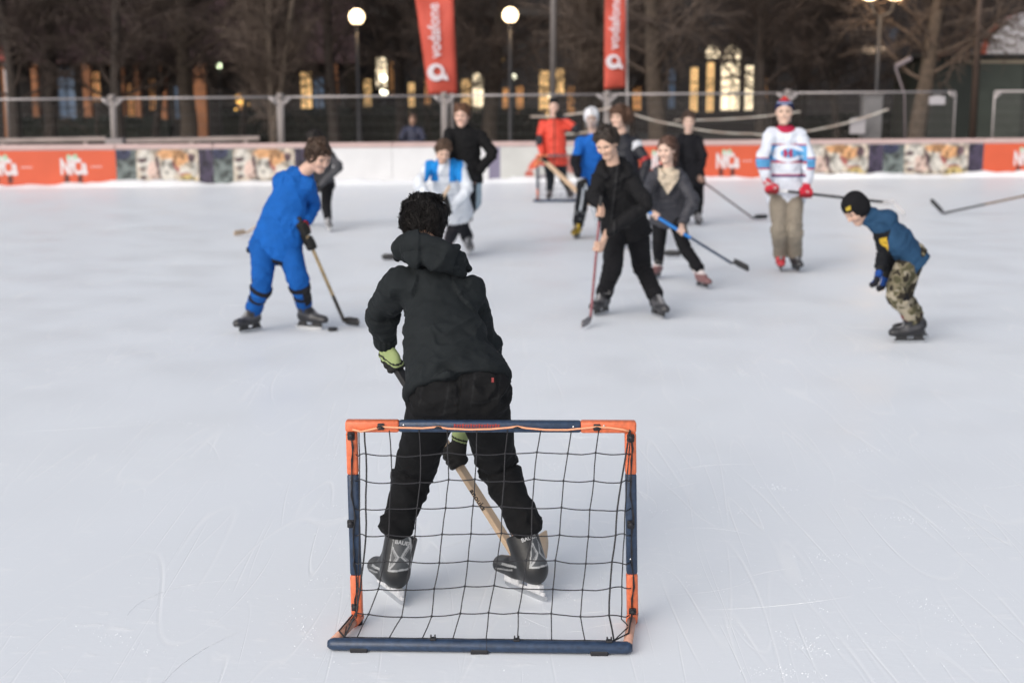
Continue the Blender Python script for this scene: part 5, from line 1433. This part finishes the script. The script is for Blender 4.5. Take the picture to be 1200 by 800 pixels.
# 5 --- man in a black sweater
feet = [(549, 298, 280, 0), (548, 264, 280, 0, 17.0)]
feetj = feet
J = person('sweater', 'man in a black sweater and dark trousers striding behind the boy in white', feet,
           [(539, 208), (554, 208)], [(536, 249), (556, 236)], [(525, 152), (565, 154)], [(522, 180), (577, 180)], [(532, 200), (560, 203)], (541, 136, -.04),
           H=1.78, yaw=262, pitch=6, dys=(.0, .0, .0, -.1, -.05), Y0=16.5, skin=(.60, .39, .31), brow=(.10, .05, .03), kd=(-.15, .1), ed=(0, .1), hands=[dict(bare=1), dict(bare=1, d=A(-.5, -.4, -.7))], width=.95)
def turtle(S): S.rc(J['nk0'], J['nk1'] * .55 + J['nk0'] * .45, .075, .072, .02)
torso_top(J, (.008, .008, .009), t=.03, hem=.06, amp=.014, seed=13, name='sweater', hood=turtle, loose=1.1)
def stripe(P, c):
    c = c.copy(); k, h = J['kn'][1], J['hip'][1]; d = nrm(k - h); q = P - h; t = q @ d; o = q @ J['shv']
    n = np.linalg.norm(q - t[:, None] * d, axis=1) < .14; c[n & (o > .05) & (t > .0)] = A(.35, .45, .52); return c
trousers(J, (.012, .013, .017), r=(.09, .068, .055), name='trousers', seed=14, end=.03, paint=stripe)
skates(J, feet, (.42, .42, .44), L=.30, holder=M_PLASTIC_W)
hair_mesh(J['root'], J['hc'], J['R'], J['hh'], (.09, .042, .022), .006, vol=.05, length=.25, curl=.02, seed=8, strands=500, sl=.03)

# 6 --- goalkeeper in orange
feet = [(644, 235.5, 262, 0), (667, 232.5, 285, 0)]
J = person('orange', 'goalkeeper in an orange jacket and black hat standing in front of the far goal', feet,
           [(642, 186), (657, 186)], [(645, 210), (660, 209)], [(635, 143), (664, 143)], [(632, 165), (676, 152)], [(636, 184), (660, 138)], (649, 125, -.02),
           H=1.66, yaw=268, pitch=2, dys=(0, 0, 0, -.15, -.12), skin=(.62, .42, .34), kd=(-.05, -.05), ed=(0, 0))
def op_(P, c):
    c = c.copy(); q = P - J['cst']; x = q @ J['shv']; z = q @ J['spine']
    c[(np.abs(x) < .012) & (P[:, 1] < J['cst'][1])] = A(.12, .02, .01)
    for i in (0, 1):
        e = J['el'][i]; d = np.linalg.norm(P - e, axis=1); c[(d < .10) & (np.abs(x) > .2)] = A(.015, .015, .02)
    c[z > .07] = A(.02, .02, .03)
    return c
torso_top(J, (.62, .065, .040), t=.04, hem=.10, amp=.018, mt=M_NYLON, seed=15, name='jacket', paint=op_, wst=1.05, loose=1.15, hi=16)
trousers(J, (.012, .016, .022), r=(.088, .062, .05), name='trousers', seed=16, end=.03)
skates(J, feet, (.02, .012, .014), L=.28)
def beanie(J, col, v=.006, fold=True, pom=None, paint=None, cover=.0, name='hat'):
    c, R, h = J['hc'], J['R'], J['hh']; S = SDF()
    def T(x, y, z): return c + R @ (A(x, y, z) * h)
    S.ell(T(0, -.07, .20), A(.385, .455, .40) * h, R, .02); S.ell(T(0, -.16, -.02), A(.365, .34, .30) * h, R, .03)
    S.cut(T(0, 0, .13 - cover), -R[:, 2] + R[:, 1] * (.55 if cover < .2 else .1), .01)
    if cover > .2: S.ell(T(0, -.06, -.04), A(.385, .40, .40) * h, R, .03); S.ell(T(0, .50, -.20), A(.30, .33, .34) * h, R, .02, sub=True)
    P, Q = S.mesh(v); q = (P - c) @ R / h; N = vnormals(P, Q); P = P + N * (.003 * np.sin(np.arctan2(q[:, 0], q[:, 1]) * 26))[:, None]
    cc = np.tile(np.array(col, float), (len(P), 1)); cc = paint(q, cc) if paint else cc
    o = link_mesh(name, P, Q, M_CLOTH, J['root'], col=cc)
    if pom is not None:
        S = SDF(); S.ell(T(0, -.12, .60), A(.12, .12, .09) * h, R); P, Q = S.mesh(v * .8); P = P + vnormals(P, Q) * ((fbm(P * 70, 2) - .5) * .03)[:, None]
        link_mesh('pompom', P, Q, M_CLOTH, o, col=np.tile(np.array(pom), (len(P), 1)))
    return o
beanie(J, (.012, .012, .016))
g1 = J['wr'][0] + A(.03, -.06, -.06); hl = gp(692, 241) + A(0, 0, .03); dr = nrm(hl - g1)
stick('wide pale wooden stick of the goalkeeper in orange', g1 - dr * .10, hl, A(1, .1, 0), shaft=WOOD, blade=WOOD, w=.085, d=.02, bl=.26, bh=.09)
glove(J, 0, g1, -dr); glove(J, 1, d=A(-.5, -.2, .3), n=A(0, 1, 0))

# 7 --- player in blue with white helmet
feet = [(677, 279, 250, 0), (711, 277, 285, 0)]
J = person('helmet', 'player in a blue jersey, white helmet and yellow skates', feet,
           [(686, 218), (706, 218)], [(681, 243), (706, 247)], [(679, 162), (714, 164)], [(674, 188), (719, 190)], [(679, 210), (703, 212)], (693, 138, -.10),
           H=1.62, yaw=270, pitch=12, dys=(.08, -.04, -.04, -.22, -.25), skin=(.55, .38, .30), kd=(-.12, -.12), ed=(-.05, -.05))
def bp2(P, c):
    c = c.copy(); q = P - J['cst']; x = q @ J['shv']
    for i in (0, 1):
        s0, e = J['sh'][i], J['el'][i]; t = (P - s0) @ nrm(e - s0); m = (np.abs(x) > .15) & (P[:, 2] < (s0 * .3 + e * .7)[2]); c[m] = A(.012, .012, .016)
    return c
torso_top(J, (.012, .11, .43), t=.035, hem=.09, amp=.016, seed=17, name='jersey', paint=bp2, loose=1.15, hi=14)
def shin(P, c):
    c = c.copy(); n = fbm(P * 20, 2)
    for i in (0, 1):
        k, a = J['kn'][i], J['ank'][i]; d = nrm(a - k); t = (P - k) @ d; near = np.linalg.norm(P - k - t[:, None] * d, axis=1) < .10; m = near & (t > .01) & ((P - k)[:, 1] < .02); c[m & (n > .55)] = A(.16, .17, .18)
    h, k = J['hip'][0], J['kn'][0]; x = (P - (h + k) / 2); c[(np.abs(x[:, 0] + .02 - .2 * x[:, 2]) < .012) & (np.abs(x[:, 2]) < .16) & (x[:, 1] < 0)] = A(.5, .55, .6)
    return c
trousers(J, (.014, .015, .019), r=(.10, .072, .062), name='trousers', seed=18, end=.03, paint=shin)
skates(J, feet, (.60, .40, .03), L=.28)
c, R, h = J['hc'], J['R'], J['hh']; S = SDF()
def T(x, y, z): return c + R @ (A(x, y, z) * h)
S.ell(T(0, -.06, .20), A(.44, .52, .44) * h, R); S.ell(T(0, -.15, -.05), A(.42, .36, .36) * h, R, .03); S.ell(T(0, .55, -.20), A(.5, .45, .45) * h, R, .02, sub=True); S.cut(T(0, 0, -.30), -R[:, 2], .01)
P, Q = S.mesh(.006); cc = np.tile(A(.66, .67, .70), (len(P), 1)); q = (P - c) @ R / h; cc[(np.abs(q[:, 0]) < .05) & (q[:, 1] > .1) & (q[:, 2] > .3)] = A(.3, .3, .33); cc[(np.abs(q[:, 0] - .2) < .04) & (np.abs(q[:, 1]) < .1)] = A(.05, .05, .05)
hel = link_mesh('helmet', P, Q, M_BOOT, J['root'], col=cc)
m = MB()
for x in np.linspace(-.32, .32, 6): m.tube([T(x, .42 - .3 * x * x, .14), T(x * 1.02, .56 - .6 * x * x, -.1), T(x * .8, .52 - .5 * x * x, -.42)], .0026, 5)
for z in (.12, -.05, -.22, -.40): m.tube([T(x, .56 - .7 * x * x - abs(z + .1) * .15, z) for x in np.linspace(-.42, .42, 9)], .0026, 5)
m.build('face_cage', M_STEEL, hel, True)
g1 = J['wr'][1] + A(.02, -.05, -.05); hl = gp(708, 300) + A(0, 0, .03); top_ = J['wr'][0] + A(.06, -.12, -.02); dr = nrm(hl - top_)
stick('thin pale stick of the player in the white helmet', top_ - dr * .05, hl, A(.3, -1, 0), shaft=mat('pale_shaft', (.45, .50, .55), .4), blade=M_PLASTIC_B, w=.024, d=.018, bl=.2)
def gw(P, c, wr, a): c = c.copy(); t = (P - wr) @ a; c[(t > -.01) & (t < .03)] = A(.6, .62, .65); c[(t <= -.01)] = A(.04, .05, .14); return c
glove(J, 0, top_ + dr * .03, -dr, fat=.010, paint=gw); glove(J, 1, top_ + dr * .35, -dr, fat=.010, paint=gw)

# 8 --- youth in a black jacket
feet = [(707, 368, 238, 0), (769, 371, 288, 0)]
J = person('youth', 'youth in a black jacket and black trousers stickhandling in the middle of the ice', feet,
           [(720, 264), (746, 264)], [(718, 312), (753, 314)], [(700, 200), (742, 204)], [(697, 232), (757, 238)], [(703, 245), (724, 272)], (712, 168, -.20),
           H=1.68, yaw=246, pitch=26, roll=-4, dys=(.10, -.10, -.10, -.36, -.32), skin=(.60, .39, .29), brow=(.02, .014, .01), kd=(-.15, -.12), ed=(-.12, -.1), hh=.228,
           hands=[dict(bare=1, grip=None), dict(bare=1, grip=None)]) if False else None
Y0_ = (gp(707, 368)[1] + gp(769, 371)[1]) / 2
sA, sB = at(703, 248, Y0_ - .40), at(699, 276, Y0_ - .42); hl = gp(691.5, 381) + A(0, 0, .02); dr = nrm(hl - sA); sB = sA + dr * .28
J = person('youth', 'youth in a black jacket and black trousers stickhandling in the middle of the ice', feet,
           [(720, 266), (746, 266)], [(718, 312), (753, 314)], [(700, 202), (741, 205)], [(696, 230), (757, 240)], [(704, 241), (711, 272)], (711, 168, -.20),
           H=1.68, yaw=243, pitch=33, roll=-4, dys=(.10, -.10, -.10, -.34, -.36), skin=(.60, .39, .29), brow=(.02, .014, .01), kd=(-.15, -.12), ed=(-.12, -.1), hh=.228,
           hands=[dict(bare=1, grip=sA, dir=-dr), dict(bare=1, grip=sB, dir=-dr)])
def yh(S):
    c, u, f, r = J['nk0'], J['spine'], J['front'], J['shv']; b = -f
    pts = [c + r * (.115 * math.cos(t)) + b * (.09 * math.sin(t)) + u * (.045 + .02 * math.sin(t)) for t in np.linspace(-.9, math.pi + .9, 9)]; S.chain(pts, [.022, .032, .038, .044, .048, .044, .038, .032, .022], .02)
    S.ell(c + b * .10 + u * .02, A(.12, .06, .09), np.array([r, b, u]).T, .03)
BKJ = A(.011, .011, .0125)
def yz(P, c):
    c = c.copy(); x = (P - J['cst']) @ J['shv']; z = (P - J['pel']) @ J['spine']; f = (P - J['pel']) @ J['front']
    c[(np.abs(x) < .006) & (f > 0)] = A(.03, .03, .032); c[(np.abs(x - .02) < .004) & (f > 0)] = A(.004, .004, .005)
    for s in (-1, 1): c[(np.abs(s * x - .11) < .05) & (np.abs(z - .07) < .005) & (f > 0)] = A(.035, .035, .037)
    return c
torso_top(J, BKJ, t=.034, hem=.085, amp=.018, mt=M_CLOTH, seed=19, name='jacket', hood=yh, loose=1.08, hi=11, paint=yz)
trousers(J, (.010, .010, .012), r=(.096, .070, .056), amp=.012, name='trousers', seed=20, end=.03)
skates(J, feet, (.028, .028, .032), cuff=(.36, .34, .33), L=.295, sh=.28)
hair_mesh(J['root'], J['hc'], J['R'], J['hh'], (.026, .018, .014), .0045, vol=.045, length=.20, curl=.025, seed=9, strands=1500, sl=.022, fringe=.37)
stick('reddish purple shafted stick of the youth in the black jacket', sA - dr * .12, hl, A(-.25, -1, 0), shaft=mat('plum_shaft', (.20, .055, .07), .4, noise=.2), blade=mat('grey_blade', (.22, .21, .22), .6), tape=TAPEB, tape_len=.2, w=.026, d=.019, bl=.26, bh=.06)

# 9 --- curly haired person behind the youth
feet = [(722, 290, 265, 0), (741, 293, 280, 0)]
J = person('curly', 'person with bushy brown hair and a white striped dark jacket, half hidden behind the youth', feet,
           [(724, 218), (742, 218)], [(725, 252), (742, 253)], [(714, 162), (746, 163)], [(712, 190), (757, 190)], [(722, 212), (752, 214)], (725, 138, -.05),
           H=1.74, yaw=235, pitch=4, dys=(0, 0, 0, -.2, -.15), skin=(.60, .40, .31), kd=(-.05, -.05), ed=(0, 0))
def ws(P, c):
    c = c.copy(); s0, e = J['sh'][1], J['el'][1]; d = nrm(e - s0); t = (P - s0) @ d; x = (P - J['cst']) @ J['shv']
    c[(x > .10) & (np.abs(t - .05) < .035)] = A(.6, .62, .66); c[(x > .20) & (np.abs(t - .26) < .02)] = A(.35, .03, .03); return c
torso_top(J, (.018, .019, .026), t=.032, hem=.09, amp=.014, mt=M_NYLON, seed=21, paint=ws, name='jacket')
trousers(J, (.014, .014, .018), name='trousers', seed=22, end=.03)
skates(J, feet, (.16, .16, .18), L=.28)
def bush(S, T): S.ell(T(-.0, -.25, .16), A(.50, .42, .46) * J['hh'], J['R'], .03); S.ell(T(-.22, -.36, .0), A(.28, .33, .32) * J['hh'], J['R'], .03)
hair_mesh(J['root'], J['hc'], J['R'], J['hh'], (.085, .045, .028), .006, vol=.06, length=.5, curl=.05, seed=10, strands=1600, sl=.05, mess=1.2, extra=bush)
hl = gp(779, 303) + A(0, 0, .03); g1 = J['wr'][1] + A(.0, -.05, -.05); dr = nrm(hl - g1)
stick('dark curved blade and shaft showing between the youth and the girl', g1 - dr * .35, hl, nrm(gp(793, 303) - gp(779, 303) + A(0, .0, 0)), shaft=M_PLASTIC_B, blade=M_PLASTIC_B, bl=.18, w=.026, d=.018)
glove(J, 1, g1, -dr); glove(J, 0, g1 - dr * .30, -dr)

# 10 --- girl in a grey puffer jacket
feet = [(771, 326, 245, 0), (821, 337, 292, 0)]
Y0_ = (gp(771, 326)[1] + gp(821, 337)[1]) / 2
bT, bH = at(752, 243, Y0_ - .30), at(860, 310, Y0_ - .50); dr = nrm(bH - bT)
def along(px):
    ts = np.linspace(0, np.linalg.norm(bH - bT), 300); k = ray(px, 300); return bT + dr * min(ts, key=lambda t: abs((bT + dr * t)[0] / (bT + dr * t)[1] - k[0] / k[1]))
J = person('girl', 'girl with a brown ponytail in a dark grey jacket with a cream fleece collar', feet,
           [(774, 252), (791, 252)], [(772, 287), (802, 289)], [(765, 203), (800, 205)], [(756, 228), (812, 236)], [(764, 246), (799, 262)], (781, 176, -.08),
           H=1.62, yaw=240, pitch=12, dys=(.06, -.04, -.04, -.22, -.26), skin=(.66, .46, .37), brow=(.12, .06, .04), kd=(-.12, -.1), ed=(-.05, -.08), hh=.222, width=.92,
           hands=[dict(bare=1, grip=along(767), dir=-dr), dict(bare=1, grip=along(797), dir=-dr)])
def fl(P, c):
    c = c.copy(); q = P - J['nk0']; x = q @ J['shv']; z = q @ J['spine']; f = q @ J['front']
    c[(f > .0) & (z > -.13 + 1.35 * np.abs(x)) & (np.abs(x) < .10)] = A(.52, .44, .34)
    return c
GJ = A(.045, .046, .056)
def gpuff(S):
    c, u, f, r = J['nk0'], J['spine'], J['front'], J['shv']
    pts = [c + r * (.10 * math.cos(t)) - f * (.085 * math.sin(t)) + u * (.035 + .01 * math.sin(t)) for t in np.linspace(-1.0, math.pi + 1.0, 9)]; S.chain(pts, [.024, .032, .034, .036, .04, .036, .034, .032, .024], .02)
    for s in (-1, 1): S.rc(c + r * .09 * s + f * .07, c + f * .13 - u * .13, .026, .018, .02)
torso_top(J, GJ, t=.040, hem=.09, amp=.018, mt=M_NYLON, seed=23, name='puffer_jacket', hood=gpuff, loose=1.1, paint=fl, hi=20)
trousers(J, (.009, .009, .011), r=(.082, .056, .045), amp=.006, name='leggings', seed=24, end=.03)
skates(J, feet, (.20, .10, .10), L=.25, holder=M_PLASTIC_B, cuff=(.05, .05, .05), paint=lambda q, c: np.where((q[:, 2:3] > .16) & (q[:, 2:3] < .21) | (q[:, 2:3] > .25), A(.6, .55, .55), c))
def pony(S, T):
    h = J['hh']; S.chain([T(0, -.42, .18), T(0, -.62, .08), T(.0, -.72, -.22), T(.0, -.66, -.55), T(0, -.58, -.80)], [.12 * h, .15 * h, .15 * h, .12 * h, .05 * h], .02)
    for s in (-1, 1): S.rc(T(s * .33, .02, .05), T(s * .36, -.05, -.45), .07 * h, .04 * h, .02)
hair_mesh(J['root'], J['hc'], J['R'], J['hh'], (.085, .045, .032), .005, vol=.015, length=.9, curl=.012, seed=12, strands=900, sl=.05, mess=.5, extra=pony, fringe=.26)
stick('blue shafted stick held across the girl with the ponytail', bT, bH, nrm(at(876, 318, Y0_ - .50) - bH), shaft=mat('dark_blue_shaft', (.03, .05, .09), .4), blade=M_PLASTIC_B, tape=mat('bright_blue', (.02, .20, .60), .4), tape_len=.55, w=.027, d=.019, bl=.16)

# 11 --- person in black further back
feet = [(801, 263, 262, 0), (817, 264, 280, 0)]
J = person('dark', 'person with brown hair dressed all in black standing in front of the orange board', feet,
           [(800, 209), (817, 209)], [(801, 234), (818, 235)], [(794, 162), (820, 162)], [(792, 184), (824, 184)], [(799, 203), (820, 205)], (807, 142, -.03),
           H=1.6, yaw=268, pitch=8, dys=(0, 0, 0, -.15, -.08), skin=(.60, .42, .34), kd=(-.05, -.05), ed=(0, 0), hh=.225)
torso_top(J, (.010, .010, .013), t=.035, hem=.10, amp=.014, seed=25, name='jacket', loose=1.12, hood=lambda S: S.chain([J['nk0'] + J['shv'] * .1 * math.cos(t) - J['front'] * .08 * math.sin(t) + J['spine'] * .03 for t in np.linspace(-.6, 3.7, 7)], [.03] * 7, .02))
trousers(J, (.010, .010, .012), name='trousers', seed=26, end=.03)
skates(J, feet, (.10, .10, .11), L=.27)
hair_mesh(J['root'], J['hc'], J['R'], J['hh'], (.045, .026, .018), .006, vol=.045, length=.24, curl=.02, seed=13, strands=500, sl=.03)
g1 = J['wr'][1] + A(.0, -.06, -.06); hl = gp(884, 259.5) + A(0, 0, .03); dr = nrm(hl - g1)
stick('dark stick slanting down right in front of the orange board', g1 - dr * .08, hl, nrm(gp(901, 259) - gp(884, 260)), shaft=mat('brownish_shaft', (.10, .075, .07), .4), blade=M_PLASTIC_B, w=.024, d=.018, bl=.22)
glove(J, 1, g1, -dr, col=(.35, .22, .17)); glove(J, 0, d=A(0, -.2, -1))

# 12 --- man in the striped jersey
feet = [(914, 317, 262, 0), (931, 317.5, 275, 0)]
Y0_ = gp(914, 317)[1]
sL, sR = at(901, 222, Y0_ - .26), at(1045, 238, Y0_ - .10); dr = nrm(sR - sL); k_ = at(944, 227, Y0_ - .22)
J = person('jersey', 'man in a white red and blue striped jersey and beige trousers standing still', feet,
           [(912, 228), (930, 228)], [(913, 270), (931, 270)], [(901, 153), (940, 153)], [(894, 186), (948, 186)], [(898, 212), (946, 214)], (919, 132, -.02),
           H=1.80, yaw=262, pitch=2, dys=(0, 0, 0, -.16, -.14), skin=(.60, .42, .33), brow=(.05, .03, .02), kd=(-.05, -.05), ed=(.06, .06), hh=.235)
JW = A(.62, .66, .74); JR = A(.40, .02, .06); JB = A(.10, .32, .58); JN = A(.03, .04, .16)
def jp(P, c):
    c = c.copy(); q = P - J['pel']; z = P[:, 2]; x = P[:, 0]; f = P[:, 1] < J['pel'][1] + .5; cx = J['pel'][0]
    def zpix(y): return at(919, y, J['Y0'])[2]
    body = (x - cx > at(900.5, 190, J['Y0'])[0] - cx) & (x - cx < at(940.5, 190, J['Y0'])[0] - cx)
    def band(y0, y1, k, m): c[m & (z < zpix(y0)) & (z > zpix(y1))] = k
    band(168, 170, JR, body); band(170, 187.5, JB, body); band(187.5, 190, JR, body); band(203, 204.8, JR, body); band(204.8, 206.5, JN, body)
    arm = ~body
    band(183.5, 185, JR, arm); band(185, 195, JB, arm); band(195, 197, JR, arm)
    # the emblem: a white C round a small red H on blue
    cz = zpix(179); ecx = at(921, 179, J['Y0'])[0]; fr = P[:, 1] < J['cst'][1]
    ex, ez = (x - ecx) / .155, (z - cz) / .092; rr = np.sqrt(ex ** 2 + ez ** 2); m = fr & body & (rr < 1.0); c[m] = JW * 1.05
    m = fr & body & (((ex - .12) / .62) ** 2 + (ez / .52) ** 2 < 1); c[m] = JB; m = fr & body & (ex > .35) & (np.abs(ez) < .30) & (ex < 1.1); c[m] = JB
    for s in (-1, 1): c[fr & (np.abs(x - ecx - s * .030) < .013) & (np.abs(z - cz) < .042)] = JR
    c[fr & (np.abs(x - ecx) < .03) & (np.abs(z - cz) < .010)] = JR
    d = np.linalg.norm((P - J['nk0'] - J['spine'] * .02) * A(1, 1, .75), axis=1); c[(d < .098) & (z > J['cst'][2] - .03)] = JR; c[(z > zpix(147)) & (np.abs(x - J['nk0'][0]) < .085)] = A(.02, .02, .02)
    return c
def jneck(S): S.rc(J['nk0'], J['nk1'] * .5 + J['nk0'] * .5, .078, .070, .02)
torso_top(J, JW, t=.040, hem=.085, amp=.016, seed=27, name='jersey', paint=jp, loose=1.15, v=.006, wst=1.02, hi=12, hood=jneck)
trousers(J, (.235, .205, .165), r=(.088, .066, .060), amp=.016, name='beige_trousers', seed=28, end=.03, hi=14)
skates(J, feet, L=.30, cols=[(.35, .02, .03), (.02, .02, .024)], sh=.26)
def hp_(q, c):
    c = c.copy(); z = q[:, 2] - .18 * q[:, 1] * 0; c[:] = A(.018, .022, .07); c[z > .41] = A(.30, .36, .52); c[z > .455] = A(.02, .03, .10); c[z > .50] = A(.45, .04, .05)
    c[(np.abs(q[:, 0]) < .12) & (np.abs(z - .30) < .06) & (q[:, 1] > .2)] = A(.35, .36, .5); return c
beanie(J, (.02, .02, .07), pom=(.50, .05, .04), paint=hp_, name='bobble_hat')
stick('black stick with a white grip and white blade held level by the striped jersey man', sL - dr * .02, sR, nrm(at(1058, 252, Y0_ - .1) - sR), shaft=M_PLASTIC_B, blade=mat('pale_blade', (.55, .54, .55), .5), tape=TAPEW, tape_len=.22, w=.028, d=.02, bl=.20, bh=.055)
def gr_(P, c, wr, a): c = c.copy(); t = (P - wr) @ a; c[:] = A(.50, .015, .035); n = fbm(P * 30, 2); c[n > .62] = A(.5, .42, .42); c[t > .09] = A(.2, .01, .015); return c
glove(J, 0, sL + dr * .03, dr, paint=gr_, fat=.013, cuff=.07, mt=M_NYLON); glove(J, 1, k_, dr, paint=gr_, fat=.013, cuff=.07, mt=M_NYLON)

# 13 --- crouching child
feet = [(1071, 402, 182, 0), (1076, 399, 190, 0, 10.85)]
feet[1] = (1074, 396, 186, 0)
J = person('child', 'child in a black hat, blue vest and camouflage trousers crouching on skates', feet,
           [(1066, 300), (1072, 298)], [(1049, 342), (1058, 345)], [(1027, 264), (1036, 258)], [(1036, 296), (1046, 296)], [(1030, 319), (1038, 324)], (1003, 245, .0),
           H=1.30, yaw=200, pitch=46, dys=(.0, -.07, .12, -.14, .12), skin=(.56, .36, .28), kd=(0, 0), ed=(0, 0), hh=.222, width=1.2)
VB = A(.020, .060, .125)
def vest(P, c):
    c = c.copy(); 
    for i in (0, 1):
        s0, e, w = J['sh'][i], J['el'][i], J['wr'][i]; d = nrm(e - s0)
        t = (P - s0) @ d; dist = np.linalg.norm(P - s0 - t[:, None] * d, axis=1); m = (t > .015) & (dist < .075) & (P[:, 2] < s0[2]); 
        t2 = (P - e) @ nrm(w - e); d2 = np.linalg.norm(P - e - t2[:, None] * nrm(w - e), axis=1); m2 = (t2 > -.02) & (d2 < .075)
        side = ((P[:, 1] < s0[1] + .03) if i == 0 else (P[:, 1] > s0[1] - .03)); mm = (m & side) | m2; c[mm] = A(.010, .011, .014)
        n = fbm(P * 45, 2)
        if i == 0: c[(np.abs(t - .115) < .058) & (P[:, 1] < s0[1] - .02) & (np.abs((P - s0 - t[:, None] * d)[:, 0]) < .024) & (n > .3)] = A(.55, .36, .04)
    return c
torso_top(J, VB, t=.026, hem=.10, amp=.012, wst=1.12, seed=29, name='hooded_vest', paint=vest, loose=1.42, midk=1.0, hi=16, hood=lambda S: (S.rc(J['nk0'], J['nk0'] * .35 + J['nk1'] * .65, .085, .075, .03), S.ell(J['nk0'] + A(.015, 0, .045), A(.075, .09, .065), None, .03), S.ell(J['nk0'] + A(.05, 0, .05), A(.06, .08, .05), None, .03)))
def camo(P, c):
    n = fbm(P * 16 + 3, 2); n2 = fbm(P * 19 + 40, 2); c = np.tile(A(.17, .15, .10), (len(P), 1)); c[n > .53] = A(.075, .07, .04); c[n2 > .56] = A(.29, .26, .20); c[(n < .40)] = A(.028, .024, .018); return c
trousers(J, (.1, .1, .1), r=(.098, .080, .060), amp=.014, name='camouflage_trousers', tr=.78, seed=30, paint=camo, end=.03, hi=15, v=.005)
for i in (0,):
    k, a = J['kn'][i], J['ank'][i]; S = SDF(); d = nrm(a - k); S.rc(k + d * .07 + J['front'] * .02, k + d * .15 + J['front'] * .015, .055, .045); P, Q = S.mesh(.005); link_mesh('knee_guard', P, Q, M_CLOTH, J['root'], col=np.tile(A(.012, .012, .014), (len(P), 1)))
skates(J, feet, (.012, .012, .015), L=.27, cuff=(.16, .03, .035), sh=.25)
def cp_(q, c): c = c.copy(); c[(np.abs(q[:, 0] + .2) < .07) & (np.abs(q[:, 2] - .34) < .06) & (q[:, 1] > .1)] = A(.5, .36, .05); return c
beanie(J, (.010, .010, .012), cover=.42, paint=cp_)
def gb(P, c, wr, a): c = c.copy(); t = (P - wr) @ a; c[(t > .0)] = A(.015, .06, .25); c[t > .06] = A(.015, .015, .02); return c
glove(J, 0, d=A(-.25, -.1, -1), n=A(-1, 0, 0), paint=gb, fat=.010, cuff=.04); glove(J, 1, d=A(-.25, 0, -1), n=A(-1, 0, 0), paint=gb, fat=.010, cuff=.04)

# 14 --- spectator beyond the fence
feet = [(479, 200, 270, 0), (487, 200, 270, 0)]
J = person('watcher', 'spectator in a dark blue coat watching from behind the fence', [(479, 200, 270, 0, 31.5), (487, 200, 270, 0, 31.5)],
           [(479, 172), (488, 172)], [(479, 186), (488, 186)], [(474, 150), (493, 150)], [(471, 161), (496, 161)], [(475, 170), (492, 170)], (483.5, 141, -.03),
           H=1.45, yaw=270, pitch=5, dys=(0, 0, 0, -.08, -.08), Y0=31.5, skin=(.40, .24, .17), hh=.22)
for i in (0, 1): J['foot'][i][2] = 0
torso_top(J, (.03, .035, .07), t=.05, hem=.25, amp=.014, mt=M_NYLON, seed=31, name='coat', loose=1.2, v=.012)
trousers(J, (.02, .02, .025), name='trousers', seed=32, end=.02, v=.012)
hair_mesh(J['root'], J['hc'], J['R'], J['hh'], (.10, .055, .035), .010, vol=.03, length=.2, curl=.02, seed=15, strands=0)
for i in (0, 1):
    S = SDF(); f = J['foot'][i] * A(1, 1, 0) + A(0, 0, .02); S.rc(f + A(0, .05, .03), f + A(0, -.12, .02), .05, .045); S.rc(f + A(0, .03, .05), J['ank'][i] + A(0, 0, .02), .05, .05); P, Q = S.mesh(.012); link_mesh('shoe', P, Q, M_BOOT, J['root'], col=np.tile(A(.02, .02, .02), (len(P), 1)))
for i in (0, 1): glove(J, i)

# the stick reaching in from beyond the right edge
hl = gp(1103, 252) + A(0, 0, .02); tp_ = at(1222, 225, gp(1103, 252)[1] - .05)
stick('black stick with brown shaft lying out from the right edge of the photo', tp_, hl, nrm(at(1086, 232, gp(1103, 252)[1]) - hl), shaft=mat('brown_stripe_shaft', (.16, .10, .06), .4, noise=.3), blade=M_PLASTIC_B, w=.030, d=.02, bl=.26, bh=.06, low=(.65, M_PLASTIC_B), up=(.6, 0, .8))
